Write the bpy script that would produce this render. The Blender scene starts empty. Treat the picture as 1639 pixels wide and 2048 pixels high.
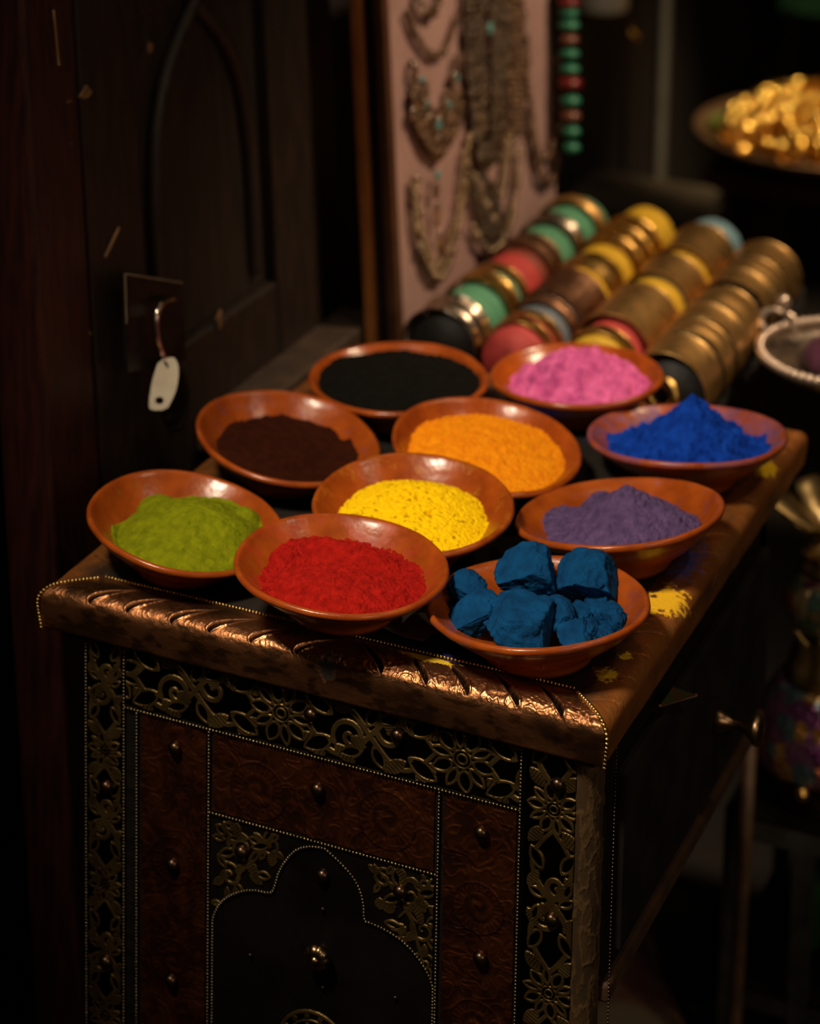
import bpy, bmesh, math, random
import numpy as np
from mathutils import Matrix, Vector
random.seed(7); RNG = np.random.default_rng(11)
COL = bpy.context.scene.collection
SC = bpy.context.scene

# ------------------------------------------------------------------ camera
FPX, PPX, PPY = 4851.47, 819.5, -469.73
YAW, PIT, ROL = np.radians([-23.5745, 8.2645, 1.0102])
def _axes(yaw, p, r):
    fwd = np.array([math.sin(yaw)*math.cos(p), math.cos(yaw)*math.cos(p), -math.sin(p)])
    rt = np.array([math.cos(yaw), -math.sin(yaw), 0.0]); up = np.cross(rt, fwd)
    c, s = math.cos(r), math.sin(r)
    return c*rt+s*up, -s*rt+c*up, fwd
CR, CU, CF = _axes(YAW, PIT, ROL)
CC = np.array([0.52014102, -1.57988859, 1.68189021])
cam_d = bpy.data.cameras.new('camera'); cam = bpy.data.objects.new('camera', cam_d); COL.objects.link(cam)
cam.matrix_world = Matrix(((CR[0], CU[0], -CF[0], CC[0]), (CR[1], CU[1], -CF[1], CC[1]), (CR[2], CU[2], -CF[2], CC[2]), (0, 0, 0, 1)))
cam_d.sensor_fit = 'VERTICAL'; cam_d.sensor_height = 36.0; cam_d.sensor_width = 36.0*1639/2048
cam_d.lens = 36.0*FPX/2048
cam_d.shift_y = -(1024-PPY)/2048
cam_d.clip_start = 0.05; cam_d.clip_end = 60
cam_d.dof.use_dof = True; cam_d.dof.focus_distance = 1.84; cam_d.dof.aperture_fstop = 3.9
SC.camera = cam

def ray(x, y): return CR*(x-PPX)/FPX - CU*(y-PPY)/FPX + CF
def onz(x, y, z): q = ray(x, y); return CC + q*((z-CC[2])/q[2])
def ony(x, y, Y): q = ray(x, y); return CC + q*((Y-CC[1])/q[1])
def onx(x, y, X): q = ray(x, y); return CC + q*((X-CC[0])/q[0])
def atd(x, y, d): return CC + ray(x, y)*d

# ------------------------------------------------------------------ world, lamps, exposure
w = bpy.data.worlds.new('world'); SC.world = w; w.use_nodes = True
bg = w.node_tree.nodes['Background']; bg.inputs[0].default_value = (1.0, 0.70, 0.42, 1); bg.inputs[1].default_value = 0.007
def lamp(name, kind, loc, aim, power, col, size=0.3, spot=None):
    d = bpy.data.lights.new(name, kind); d.energy = power; d.color = col
    if kind == 'AREA': d.shape = 'DISK'; d.size = size
    else: d.shadow_soft_size = size
    if kind == 'SPOT': d.spot_size = math.radians(spot); d.spot_blend = 0.8
    o = bpy.data.objects.new(name, d); COL.objects.link(o); o.location = loc
    o.rotation_euler = (Vector(aim)-Vector(loc)).to_track_quat('-Z', 'Y').to_euler()
    return o
lamp('alley_skylight', 'SPOT', (-0.46, -1.15, 2.62), (-0.15, 0.20, 0.74), 205, (1.0, 0.83, 0.62), 0.15, 25)
lamp('right_fill', 'AREA', (1.9, -1.2, 1.85), (-0.1, 0.2, 0.72), 6.5, (1.0, 0.76, 0.52), 0.8)  # added broad fill, brightens the right side and the fronts
lamp('shop_lamp', 'SPOT', (0.62, 0.95, 2.35), (-0.32, 0.92, 0.80), 115, (1.0, 0.72, 0.46), 0.06, 38)
lamp('shop_bulb', 'POINT', (-0.25, 0.75, 2.3), (0, 1, 0), 3.0, (1.0, 0.68, 0.40), 0.04)
lamp('far_bulb', 'SPOT', (-0.1, 1.9, 2.2), (-0.38, 2.26, 0.52), 185, (1.0, 0.70, 0.36), 0.04, 27)
lamp('pot_fill_spot', 'SPOT', (0.80, -0.45, 1.35), (0.03, 0.77, 0.42), 26, (1.0, 0.74, 0.46), 0.035, 15)  # added narrow spot that brightens only the enamel pots
lamp('glint_point', 'POINT', (0.75, 0.25, 2.05), (0, 1, 0), 6.0, (1.0, 0.78, 0.55), 0.02)  # added point light, gives the silver pieces their glints
SC.view_settings.view_transform = 'Standard'; SC.view_settings.look = 'None'
SC.view_settings.exposure = 0.0; SC.view_settings.gamma = 1.0; SC.view_settings.use_curve_mapping = False

# ------------------------------------------------------------------ noise
def _hash(i, j, k, s):
    n = (i*374761393 + j*668265263 + k*2147483647 + s*974634777) & 0xffffffff
    n = ((n ^ (n >> 13))*1274126177) & 0xffffffff
    return ((n ^ (n >> 16)) & 0xffff)/65535.0
def vnoise(p, s=0):
    p = np.asarray(p, float); i = np.floor(p).astype(np.int64); f = p-i; f = f*f*(3-2*f)
    out = 0
    for a in (0, 1):
        for b in (0, 1):
            for c in (0, 1):
                h = _hash(i[..., 0]+a, i[..., 1]+b, i[..., 2]+c, s)
                out = out + h*(f[..., 0] if a else 1-f[..., 0])*(f[..., 1] if b else 1-f[..., 1])*(f[..., 2] if c else 1-f[..., 2])
    return out*2-1
def fbm(p, o=4, s=0):
    p = np.asarray(p, float); r = 0; a = 1.0; t = 0
    for k in range(o): r = r + a*vnoise(p*2**k+k*17.3, s+k); t += a; a *= .5
    return r/t
def p3(x, y, z=0.0):
    x, y, z = np.broadcast_arrays(np.asarray(x, float), np.asarray(y, float), np.asarray(z, float)); return np.stack([x, y, z], -1)

# ------------------------------------------------------------------ materials
MATS = {}
def node_mat(name):
    m = bpy.data.materials.new(name); m.use_nodes = True
    nt = m.node_tree; b = nt.nodes['Principled BSDF']
    return m, nt, b
def add(nt, t, **kw):
    n = nt.nodes.new(t)
    for k, v in kw.items(): setattr(n, k, v)
    return n
def mat(name, c1, c2=None, rough=.5, metal=0.0, scale=30, bump=0.0, bscale=None, detail=5, lo=.35, hi=.65, rough2=None, spec=None, coat=0.0, stretch=None):
    """noise-mottled principled material in object space"""
    if name in MATS: return MATS[name]
    m, nt, b = node_mat(name); L = nt.links
    tc = add(nt, 'ShaderNodeTexCoord'); src = tc.outputs['Object']
    if stretch:
        mp = add(nt, 'ShaderNodeMapping'); mp.inputs['Scale'].default_value = stretch; L.new(src, mp.inputs[0]); src = mp.outputs[0]
    nz = add(nt, 'ShaderNodeTexNoise'); nz.inputs['Scale'].default_value = scale; nz.inputs['Detail'].default_value = detail
    L.new(src, nz.inputs['Vector'])
    mr = add(nt, 'ShaderNodeMapRange'); mr.inputs[1].default_value = lo; mr.inputs[2].default_value = hi
    L.new(nz.outputs[0], mr.inputs[0])
    if c2 is None: c2 = tuple(x*.75 for x in c1)
    mx = add(nt, 'ShaderNodeMix', data_type='RGBA'); mx.inputs[6].default_value = (*c2, 1); mx.inputs[7].default_value = (*c1, 1)
    L.new(mr.outputs[0], mx.inputs[0]); L.new(mx.outputs[2], b.inputs['Base Color'])
    b.inputs['Roughness'].default_value = rough; b.inputs['Metallic'].default_value = metal
    if rough2 is not None:
        m2 = add(nt, 'ShaderNodeMapRange'); m2.inputs[3].default_value = rough2; m2.inputs[4].default_value = rough
        L.new(mr.outputs[0], m2.inputs[0]); L.new(m2.outputs[0], b.inputs['Roughness'])
    if spec is not None: b.inputs['Specular IOR Level'].default_value = spec
    if coat: b.inputs['Coat Weight'].default_value = coat; b.inputs['Coat Roughness'].default_value = .12
    if bump:
        n2 = add(nt, 'ShaderNodeTexNoise'); n2.inputs['Scale'].default_value = bscale or scale*6; n2.inputs['Detail'].default_value = 6
        L.new(src, n2.inputs['Vector'])
        bp = add(nt, 'ShaderNodeBump'); bp.inputs['Strength'].default_value = 1.0; bp.inputs['Distance'].default_value = bump
        L.new(n2.outputs[0], bp.inputs['Height']); L.new(bp.outputs[0], b.inputs['Normal'])
    MATS[name] = m; return m
def mat_attr(name, stops, rough=(.35, .7), metal=(1.0, .0), bump=0.0, bscale=900, stains=(), spec=None, mottle=.35, mscale=60, coat=0.0):
    """colour ramp driven by the mesh attribute 'wear' (relief height), real stains placed in object space"""
    m, nt, b = node_mat(name); L = nt.links
    at = add(nt, 'ShaderNodeAttribute'); at.attribute_name = 'wear_shade'
    tc = add(nt, 'ShaderNodeTexCoord')
    nz = add(nt, 'ShaderNodeTexNoise'); nz.inputs['Scale'].default_value = mscale; nz.inputs['Detail'].default_value = 6
    L.new(tc.outputs['Object'], nz.inputs['Vector'])
    ma = add(nt, 'ShaderNodeMath', operation='MULTIPLY_ADD'); ma.inputs[1].default_value = mottle; L.new(nz.outputs[0], ma.inputs[0])
    sb = add(nt, 'ShaderNodeMath', operation='SUBTRACT'); sb.inputs[1].default_value = mottle*.5; L.new(at.outputs['Fac'], sb.inputs[0])
    L.new(sb.outputs[0], ma.inputs[2])
    cr = add(nt, 'ShaderNodeValToRGB'); el = cr.color_ramp.elements
    while len(el) < len(stops): el.new(.5)
    for e, (p, c) in zip(el, stops): e.position = p; e.color = (*c, 1)
    L.new(ma.outputs[0], cr.inputs[0])
    col = cr.outputs[0]
    rg = add(nt, 'ShaderNodeMapRange'); rg.inputs[3].default_value = rough[1]; rg.inputs[4].default_value = rough[0]; L.new(ma.outputs[0], rg.inputs[0])
    mt = add(nt, 'ShaderNodeMapRange'); mt.inputs[3].default_value = metal[1]; mt.inputs[4].default_value = metal[0]; L.new(ma.outputs[0], mt.inputs[0])
    ro, me = rg.outputs[0], mt.outputs[0]
    for (c, ctr, rad, sscale, soft) in stains:
        col, ro, me = stain(nt, tc, col, ro, me, c, ctr, rad, sscale, soft)
    L.new(col, b.inputs['Base Color']); L.new(ro, b.inputs['Roughness']); L.new(me, b.inputs['Metallic'])
    if spec is not None: b.inputs['Specular IOR Level'].default_value = spec
    if coat: b.inputs['Coat Weight'].default_value = coat; b.inputs['Coat Roughness'].default_value = .2
    if bump:
        n2 = add(nt, 'ShaderNodeTexNoise'); n2.inputs['Scale'].default_value = bscale; n2.inputs['Detail'].default_value = 5
        L.new(tc.outputs['Object'], n2.inputs['Vector'])
        bp = add(nt, 'ShaderNodeBump'); bp.inputs['Distance'].default_value = bump; L.new(n2.outputs[0], bp.inputs['Height']); L.new(bp.outputs[0], b.inputs['Normal'])
    MATS[name] = m; return m
def stain(nt, tc, col, ro, me, c, ctr, rad, sscale, soft):
    """spilled pigment: a blob with a ragged, patchy edge around ctr (object space); rad = (rx, ry, rz)"""
    L = nt.links
    mp = add(nt, 'ShaderNodeMapping'); mp.inputs['Location'].default_value = tuple(-(a-o)/r for a, o, r in zip(ctr, (-.241, .29, 0), rad)); mp.inputs['Scale'].default_value = tuple(1/r for r in rad)
    L.new(tc.outputs['Object'], mp.inputs[0])
    ln = add(nt, 'ShaderNodeVectorMath', operation='LENGTH'); L.new(mp.outputs[0], ln.inputs[0])
    nz = add(nt, 'ShaderNodeTexNoise'); nz.inputs['Scale'].default_value = sscale; nz.inputs['Detail'].default_value = 8; nz.inputs['Roughness'].default_value = .65
    L.new(tc.outputs['Object'], nz.inputs['Vector'])
    ma = add(nt, 'ShaderNodeMath', operation='MULTIPLY_ADD'); ma.inputs[1].default_value = -2.4; L.new(nz.outputs[0], ma.inputs[0]); ma.inputs[2].default_value = 1.2
    ad = add(nt, 'ShaderNodeMath', operation='ADD'); L.new(ln.outputs['Value'], ad.inputs[0]); L.new(ma.outputs[0], ad.inputs[1])
    mr = add(nt, 'ShaderNodeMapRange'); mr.inputs[1].default_value = .75; mr.inputs[2].default_value = .75-soft; L.new(ad.outputs[0], mr.inputs[0])
    mx = add(nt, 'ShaderNodeMix', data_type='RGBA'); L.new(mr.outputs[0], mx.inputs[0]); L.new(col, mx.inputs[6]); mx.inputs[7].default_value = (*c, 1)
    a = add(nt, 'ShaderNodeMix', data_type='FLOAT'); L.new(mr.outputs[0], a.inputs[0]); L.new(ro, a.inputs[2]); a.inputs[3].default_value = .95
    d = add(nt, 'ShaderNodeMix', data_type='FLOAT'); L.new(mr.outputs[0], d.inputs[0]); L.new(me, d.inputs[2]); d.inputs[3].default_value = 0
    return mx.outputs[2], a.outputs[0], d.outputs[0]

# ------------------------------------------------------------------ mesh helpers
def wpos(o):
    p = Vector((0, 0, 0))
    while o is not None: p += Vector(o.location); o = o.parent
    return p
def empty(name, loc, label, cat, group=None):
    o = bpy.data.objects.new(name, None); COL.objects.link(o); o.location = loc; o.empty_display_size = .02
    tag(o, label, cat, group); return o
def tag(o, label=None, cat=None, group=None, kind=None):
    for k, v in (('label', label), ('category', cat), ('group', group), ('kind', kind)):
        if v: o[k] = v
    return o
def obj(name, verts, faces, m, parent=None, smooth=True, origin=None, attr=None, kind=None, label=None):
    """verts in world space; stored relative to parent / origin"""
    V = np.asarray(verts, float)
    base = np.array(wpos(parent)) if parent is not None else np.zeros(3)
    org = np.asarray(origin, float) if origin is not None else (base if parent is not None else V.mean(0)*[1, 1, 0]+[0, 0, V[:, 2].min()])
    me = bpy.data.meshes.new(name)
    if isinstance(faces, np.ndarray):
        n, k = faces.shape
        me.vertices.add(len(V)); me.vertices.foreach_set('co', (V-org).ravel())
        me.loops.add(n*k); me.loops.foreach_set('vertex_index', faces.astype(np.int32).ravel())
        me.polygons.add(n); me.polygons.foreach_set('loop_start', np.arange(0, n*k, k, dtype=np.int32))
        me.update(calc_edges=True)
    else:
        me.from_pydata([tuple(v) for v in (V-org)], [], faces); me.update()
    me.polygons.foreach_set('use_smooth', np.full(len(me.polygons), bool(smooth)))
    if attr is not None:
        a = me.attributes.new('wear_shade', 'FLOAT', 'POINT'); a.data.foreach_set('value', np.asarray(attr, np.float32).ravel())
    if m: me.materials.append(m)
    o = bpy.data.objects.new(name, me); COL.objects.link(o)
    if parent is not None: o.parent = parent
    o.location = Vector(org-base)
    if kind: o['kind'] = kind
    if label: o['label'] = label
    return o
def dup(o, loc, parent=None):
    c = o.copy(); COL.objects.link(c)
    if parent is not None: c.parent = parent
    base = wpos(c.parent) if c.parent else Vector((0, 0, 0))
    c.location = Vector(loc)-base
    return c
def gridf(nu, nv, cu=False, cv=False):
    U = nu if cu else nu-1; W = nv if cv else nv-1
    i, j = np.meshgrid(np.arange(U), np.arange(W), indexing='ij')
    a = i*nv+j; b = ((i+1) % nu)*nv+j; c = ((i+1) % nu)*nv+(j+1) % nv; d = i*nv+(j+1) % nv
    return np.stack([a, b, c, d], -1).reshape(-1, 4)
class MB:
    def __init__(s): s.v = []; s.f = []; s.n = 0
    def add(s, V, F):
        V = np.asarray(V, float); s.v.append(V); s.f += [tuple(int(i)+s.n for i in f) for f in F]; s.n += len(V); return s
    def box(s, lo, hi, shear=None):
        lo = np.minimum(lo, hi).astype(float) if False else np.array(lo, float); hi = np.array(hi, float)
        V = np.array([[x, y, z] for x in (lo[0], hi[0]) for y in (lo[1], hi[1]) for z in (lo[2], hi[2])])
        if shear: V[:, 0] -= shear*(V[:, 2]-lo[2])
        return s.add(V, [(0, 1, 3, 2), (4, 6, 7, 5), (0, 4, 5, 1), (2, 3, 7, 6), (0, 2, 6, 4), (1, 5, 7, 3)])
    def build(s, name, m, parent=None, smooth=False, bevel=0.0, **kw):
        o = obj(name, np.vstack(s.v), s.f, m, parent, smooth, **kw)
        if bevel:
            md = o.modifiers.new('bevel', 'BEVEL'); md.width = bevel; md.segments = 2; md.limit_method = 'ANGLE'
        return o
def lathe(prof, seg=48, ctr=(0, 0, 0), closed=False):
    prof = np.asarray(prof, float); t = np.linspace(0, 2*np.pi, seg, endpoint=False)
    V = np.stack([prof[None, :, 0]*np.cos(t)[:, None], prof[None, :, 0]*np.sin(t)[:, None], np.broadcast_to(prof[None, :, 1], (seg, len(prof)))], -1)
    return V.reshape(-1, 3)+np.asarray(ctr), gridf(seg, len(prof), cu=True)
def tube(pts, r, seg=8, closed=False):
    P = np.asarray(pts, float); n = len(P); r = np.broadcast_to(r, (n,))
    T = np.gradient(P, axis=0); T /= np.linalg.norm(T, axis=1)[:, None]+1e-12
    up = np.array([0.13, .21, .97]); V = []
    N = np.cross(T, up); N /= np.linalg.norm(N, axis=1)[:, None]+1e-9; B = np.cross(T, N)
    a = np.linspace(0, 2*np.pi, seg, endpoint=False)
    V = P[:, None]+r[:, None, None]*(np.cos(a)[None, :, None]*N[:, None]+np.sin(a)[None, :, None]*B[:, None])
    F = [tuple(f) for f in gridf(n, seg, cv=True)]
    F += [tuple(range(seg)), tuple(range((n-1)*seg, n*seg))]
    return V.reshape(-1, 3), F
def sphere(r=1.0, seg=10, rings=6, sc=(1, 1, 1)):
    th = np.linspace(0, np.pi, rings+1)
    prof = np.stack([r*np.sin(th), -r*np.cos(th)], 1); prof[0, 0] = prof[-1, 0] = 1e-5
    V, F = lathe(prof, seg); return V*np.asarray(sc), F
def resample(P, step):
    P = np.asarray(P, float); d = np.r_[0, np.cumsum(np.linalg.norm(np.diff(P, axis=0), axis=1))]
    n = max(2, int(round(d[-1]/step))+1); s = np.linspace(0, d[-1], n)
    return np.stack([np.interp(s, d, P[:, k]) for k in range(P.shape[1])], 1)
def smoothpath(P, it=3):
    P = np.asarray(P, float)
    for _ in range(it):
        Q = np.empty((2*len(P)-2, P.shape[1])); Q[0::2] = .75*P[:-1]+.25*P[1:]; Q[1::2] = .25*P[:-1]+.75*P[1:]
        P = np.vstack([P[:1], Q, P[-1:]])
    return P
def beads(name, path, r, pitch, m, parent, seg=8, rings=5, label=None):
    mb = MB(); SV, SF = sphere(r, seg, rings)
    for p in resample(path, pitch): mb.add(SV+p, SF)
    return mb.build(name, m, parent, smooth=True, kind='stuff', label=label)
sstep = lambda a, b, x: (lambda t: t*t*(3-2*t))(np.clip((x-a)/(b-a), 0, 1))

# materials shared
copper = mat_attr('hammered_copper', [(0.0, (.012, .008, .006)), (.30, (.10, .042, .016)), (.55, (.46, .185, .075)), (1.0, (.86, .44, .22))], rough=(.27, .55), metal=(1, .9), bump=.0003, bscale=700, mottle=.30, mscale=45,
    stains=[((.72, .46, .01), (-.155, .031, .735), (.030, .009, .02), 150, .2), ((.02, .015, .012), (-.225, .004, .725), (.012, .02, .014), 150, .15)])
YST = tuple(onz(1332, 1202, .735)); copper_side = mat_attr('worn_copper_side', [(0.0, (.03, .015, .008)), (.35, (.16, .065, .022)), (.7, (.42, .135, .026)), (1.0, (.60, .25, .075))], rough=(.34, .6), metal=(.65, .3), bump=.0007, bscale=260, mottle=.8, mscale=38,
    stains=[((.85, .47, .004), YST, (.020, .036, .03), 150, .12), ((.70, .42, .005), (-.018, .098, .735), (.006, .009, .02), 200, .15), ((.60, .36, .005), (-.022, .066, .735), (.011, .013, .02), 220, .15), ((.8, .5, .005), (-.012, .475, .735), (.014, .022, .03), 120, .15), ((.05, .05, .22), (-.02, .27, .735), (.02, .06, .02), 110, .6)])
brass = mat_attr('chased_brass', [(0.0, (.004, .003, .0025)), (.30, (.020, .013, .006)), (.6, (.15, .092, .030)), (1.0, (.40, .26, .092))], rough=(.30, .5), metal=(.86, 1), bump=.00015, bscale=1500, mottle=.22, mscale=80)
copper_sheet = mat_attr('embossed_copper', [(0.0, (.006, .0035, .003)), (.4, (.062, .017, .006)), (.65, (.20, .056, .017)), (1.0, (.42, .14, .045))], rough=(.33, .6), metal=(1, .8), bump=.0002, bscale=900, mottle=.4, mscale=50)
bead_brass = mat('bead_brass', (.80, .56, .20), (.45, .28, .08), rough=.28, metal=1, scale=200)
bead_aged = mat('aged_bead', (.34, .26, .13), (.14, .10, .05), rough=.34, metal=1, scale=200)
bead_dim = mat('dim_bead', (.20, .16, .10), (.09, .07, .045), rough=.42, metal=1, scale=200)
rivet_m = mat('aged_rivet', (.16, .10, .06), (.06, .035, .025), rough=.33, metal=1, scale=120)
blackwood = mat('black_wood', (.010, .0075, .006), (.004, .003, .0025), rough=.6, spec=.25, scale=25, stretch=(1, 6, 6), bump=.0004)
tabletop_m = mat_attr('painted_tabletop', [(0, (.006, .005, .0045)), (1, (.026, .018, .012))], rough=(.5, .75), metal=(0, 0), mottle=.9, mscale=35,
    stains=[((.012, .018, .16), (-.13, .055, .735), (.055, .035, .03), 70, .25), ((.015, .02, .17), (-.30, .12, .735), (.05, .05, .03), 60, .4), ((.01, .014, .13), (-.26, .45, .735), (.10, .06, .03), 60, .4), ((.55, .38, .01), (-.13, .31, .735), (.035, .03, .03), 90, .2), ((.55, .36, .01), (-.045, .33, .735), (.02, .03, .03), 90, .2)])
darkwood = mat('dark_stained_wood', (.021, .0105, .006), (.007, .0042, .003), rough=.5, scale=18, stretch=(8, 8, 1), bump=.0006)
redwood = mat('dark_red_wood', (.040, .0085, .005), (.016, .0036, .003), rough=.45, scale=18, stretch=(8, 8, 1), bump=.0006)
goldbrass = mat('cuff_brass', (.80, .50, .19), (.46, .26, .085), rough=.36, metal=1, scale=60, rough2=.5, bump=.0003)
greyiron = mat('grey_iron', (.09, .085, .08), (.05, .045, .04), rough=.5, metal=.4, scale=40)

# ------------------------------------------------------------------ the setting
def struct(name, mb, m, **kw):
    o = mb.build(name, m, **kw); o['kind'] = 'structure'; return o
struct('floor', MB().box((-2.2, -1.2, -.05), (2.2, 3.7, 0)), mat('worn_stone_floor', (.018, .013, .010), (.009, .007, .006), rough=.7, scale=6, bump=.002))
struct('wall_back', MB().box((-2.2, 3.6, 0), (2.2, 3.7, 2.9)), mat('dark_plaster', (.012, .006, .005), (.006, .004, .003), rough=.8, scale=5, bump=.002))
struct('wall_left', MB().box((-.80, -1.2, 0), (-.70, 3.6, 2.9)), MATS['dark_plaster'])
SH = .062   # the old door and its frame hang out of plumb: tops lean away from the table
def lean_box(lo, hi): return MB().box(lo, hi, shear=SH)
struct('trim_1', lean_box((-.545, .110, 0), (-.495, .190, 1.35)), redwood, bevel=.004)
struct('trim_2', lean_box((-.60, .66, 0), (-.545, .80, 1.35)), redwood, bevel=.004)
struct('trim_3', MB().box((-.545, .37, .690), (-.498, .70, .724)), mat('dusty_sill', (.05, .03, .018), (.024, .015, .010), rough=.6, scale=30), bevel=.004)

# door leaf on the left
door = bpy.data.objects.new('door_1', None); COL.objects.link(door); door.location = (-.56, .18, 0); door['kind'] = 'structure'
def dshear(P): P = np.array(P, float); P[:, 0] -= SH*P[:, 2]; return P
def dbox(name, lo, hi, m, bevel=.003, parent=door, **kw):
    mb = MB().box(lo, hi); mb.v = [dshear(v) for v in mb.v]; return mb.build(name, m, parent, bevel=bevel, **kw)
XF = -.496    # plane of the leaf's face at floor level (leans with height)
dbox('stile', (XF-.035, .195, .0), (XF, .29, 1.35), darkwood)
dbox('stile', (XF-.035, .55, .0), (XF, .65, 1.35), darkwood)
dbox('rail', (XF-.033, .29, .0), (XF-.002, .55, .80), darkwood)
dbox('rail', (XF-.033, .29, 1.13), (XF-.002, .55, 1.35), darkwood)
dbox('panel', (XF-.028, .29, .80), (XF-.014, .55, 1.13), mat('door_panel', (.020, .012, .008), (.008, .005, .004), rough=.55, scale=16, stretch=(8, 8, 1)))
for side in (0, 1):
    pth = [(XF-.010, .325 if side == 0 else .52, .82), (XF-.010, .325 if side == 0 else .52, .98), (XF-.010, .35 if side == 0 else .49, 1.06), (XF-.010, .42, 1.12)]
    V, F = tube(dshear(smoothpath(pth, 3)), .009, 8); obj('moulding', V, F, darkwood, door)
ochre = mat('bare_wood_chip', (.20, .10, .035), (.12, .06, .02), rough=.8, scale=80)
for (px, py, sx, sz) in ((172, 186, .007, .006), (138, 208, .004, .004), (142, 292, .003, .003), (301, 95, .003, .006), (440, 640, .003, .010), (178, 668, .002, .003)):
    p = onx(px, py, XF-SH*.95)
    for _ in range(3): p = onx(px, py, XF-SH*p[2]+.0005)
    a = np.linspace(0, 2*np.pi, 7, endpoint=False)+px
    rr = 1+.25*np.sin(3*a+py)
    ring = np.stack([0*a, sx*1.5*np.cos(a)*rr, sz*np.sin(a)*rr], 1)
    V = np.vstack([p+ring-[.0015, 0, 0], p+ring*.9+[.0004, 0, 0]])
    obj('paint_chip', V, [tuple(range(7, 14))]+[(i, (i+1) % 7, 7+(i+1) % 7, 7+i) for i in range(7)], ochre, door, smooth=False)
# a chipped line of bare wood on the stile
for (a, b, wd) in (((238, 455), (210, 515), .0016), ((107, 20), (118, 130), .0010)):
    A = onx(*a, XF-SH*.93+.001); B = onx(*b, XF-SH*.93+.001)
    V, F = tube(resample([A, B], .012), wd, 5); obj('bare_edge', V, F, ochre, door)
# lock plate (crooked, facing the alley)
pl = [atd(250, 548, 2.155), atd(364, 566, 2.245), atd(372, 720, 2.25), atd(256, 745, 2.155)]
pl = np.array(pl); nrm = np.cross(pl[1]-pl[0], pl[3]-pl[0]); nrm /= np.linalg.norm(nrm)
if nrm@CF > 0: nrm = -nrm
V = np.vstack([pl-nrm*.004, pl]); iron = mat('blackened_iron', (.022, .018, .014), (.010, .008, .007), rough=.42, metal=.7, scale=60, bump=.0005)
obj('lock_plate', V, [(4, 5, 6, 7), (0, 3, 2, 1), (0, 1, 5, 4), (1, 2, 6, 5), (2, 3, 7, 6), (3, 0, 4, 7)], iron, door, smooth=False)
V, F = tube([pl[0], pl[1]], .0009, 6); obj('plate_rim', V, F, mat('worn_rim', (.14, .09, .05), rough=.45, metal=.6), door)
V, F = tube([pl[0], .5*(pl[0]+pl[3])], .0008, 6); obj('plate_rim', V, F, MATS['worn_rim'], door)

# padlock with its tag
plk = empty('padlock', tuple(atd(345, 866, 2.205)), 'steel padlock hanging from the dark door at left, with shackle standing open', 'padlock')
steel = mat('bright_steel', (.62, .52, .46), (.4, .3, .25), rough=.16, metal=1, scale=100)
sh = smoothpath([atd(346, 598, 2.222), atd(328, 600, 2.200), atd(314, 620, 2.188), atd(310, 655, 2.185), atd(316, 690, 2.186), atd(330, 724, 2.192)], 3)
V, F = tube(sh, .0029, 10); obj('shackle', V, F, steel, plk)
outl = np.array([(322, 722), (352, 716), (372, 745), (380, 785), (378, 830), (362, 862), (338, 866), (324, 840), (316, 790), (316, 745)], float)
fr = np.array([atd(x, y, 2.205) for x, y in outl]); bk = np.array([atd(x, y, 2.228) for x, y in outl]); n = len(fr); cfr = fr.mean(0); 
rim1 = cfr+(fr-cfr)*.9-CF*.004
obj('lock_body', np.vstack([rim1, fr, bk]), [tuple(range(n))]+[(i, n+i, n+(i+1) % n, (i+1) % n) for i in range(n)]+[(n+i, 2*n+i, 2*n+(i+1) % n, n+(i+1) % n) for i in range(n)]+[tuple(range(3*n-1, 2*n-1, -1))], iron, plk, smooth=False)
# white key tag : rounded strip with a hole
tg = np.array([(315, 727), (325, 719), (345, 713), (354, 722), (358, 740), (354, 775), (344, 800), (333, 820), (300, 821), (297, 808), (303, 765)], float)
tg = smoothpath(np.vstack([tg, tg[:1]]), 1)[:-1]
hc = np.array([318.5, 801.]); a = np.arctan2(tg[:, 1]-hc[1], tg[:, 0]-hc[0]); hole = hc+np.stack([9*np.cos(a), 7.5*np.sin(a)], 1); n = len(tg)
D1, D2 = 2.180, 2.1845
L4 = [np.array([atd(x, y, d) for x, y in s]) for s, d in ((tg, D1), (hole, D1), (tg, D2), (hole, D2))]
F = []
for i in range(n):
    j = (i+1) % n
    F += [(i, j, n+j, n+i), (2*n+i, 3*n+i, 3*n+j, 2*n+j), (i, 2*n+i, 2*n+j, j), (n+i, n+j, 3*n+j, 3*n+i)]
tgo = empty('key_tag', tuple(atd(318, 821, 2.18)), 'pale ivory plastic tag with one round hole, tied to the padlock', 'tag')
obj('tag_plate', np.vstack(L4), F, mat('ivory_plastic', (.74, .66, .52), (.62, .54, .42), rough=.4, scale=60), tgo, smooth=False)
V, F = tube(smoothpath([atd(328, 718, 2.190), atd(330, 724, 2.176), atd(334, 732, 2.178), atd(336, 722, 2.190)], 3), .0012, 6); obj('tie', V, F, iron, tgo)

# ------------------------------------------------------------------ the cabinet
ZT = .735; WID = .482; DEP = .578
cab = empty('carved_cabinet', (-.241, .29, 0), 'low cabinet sheathed in embossed copper and pierced brass under the pigment bowls', 'cabinet')
YB = .012   # plane of the front face
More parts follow.
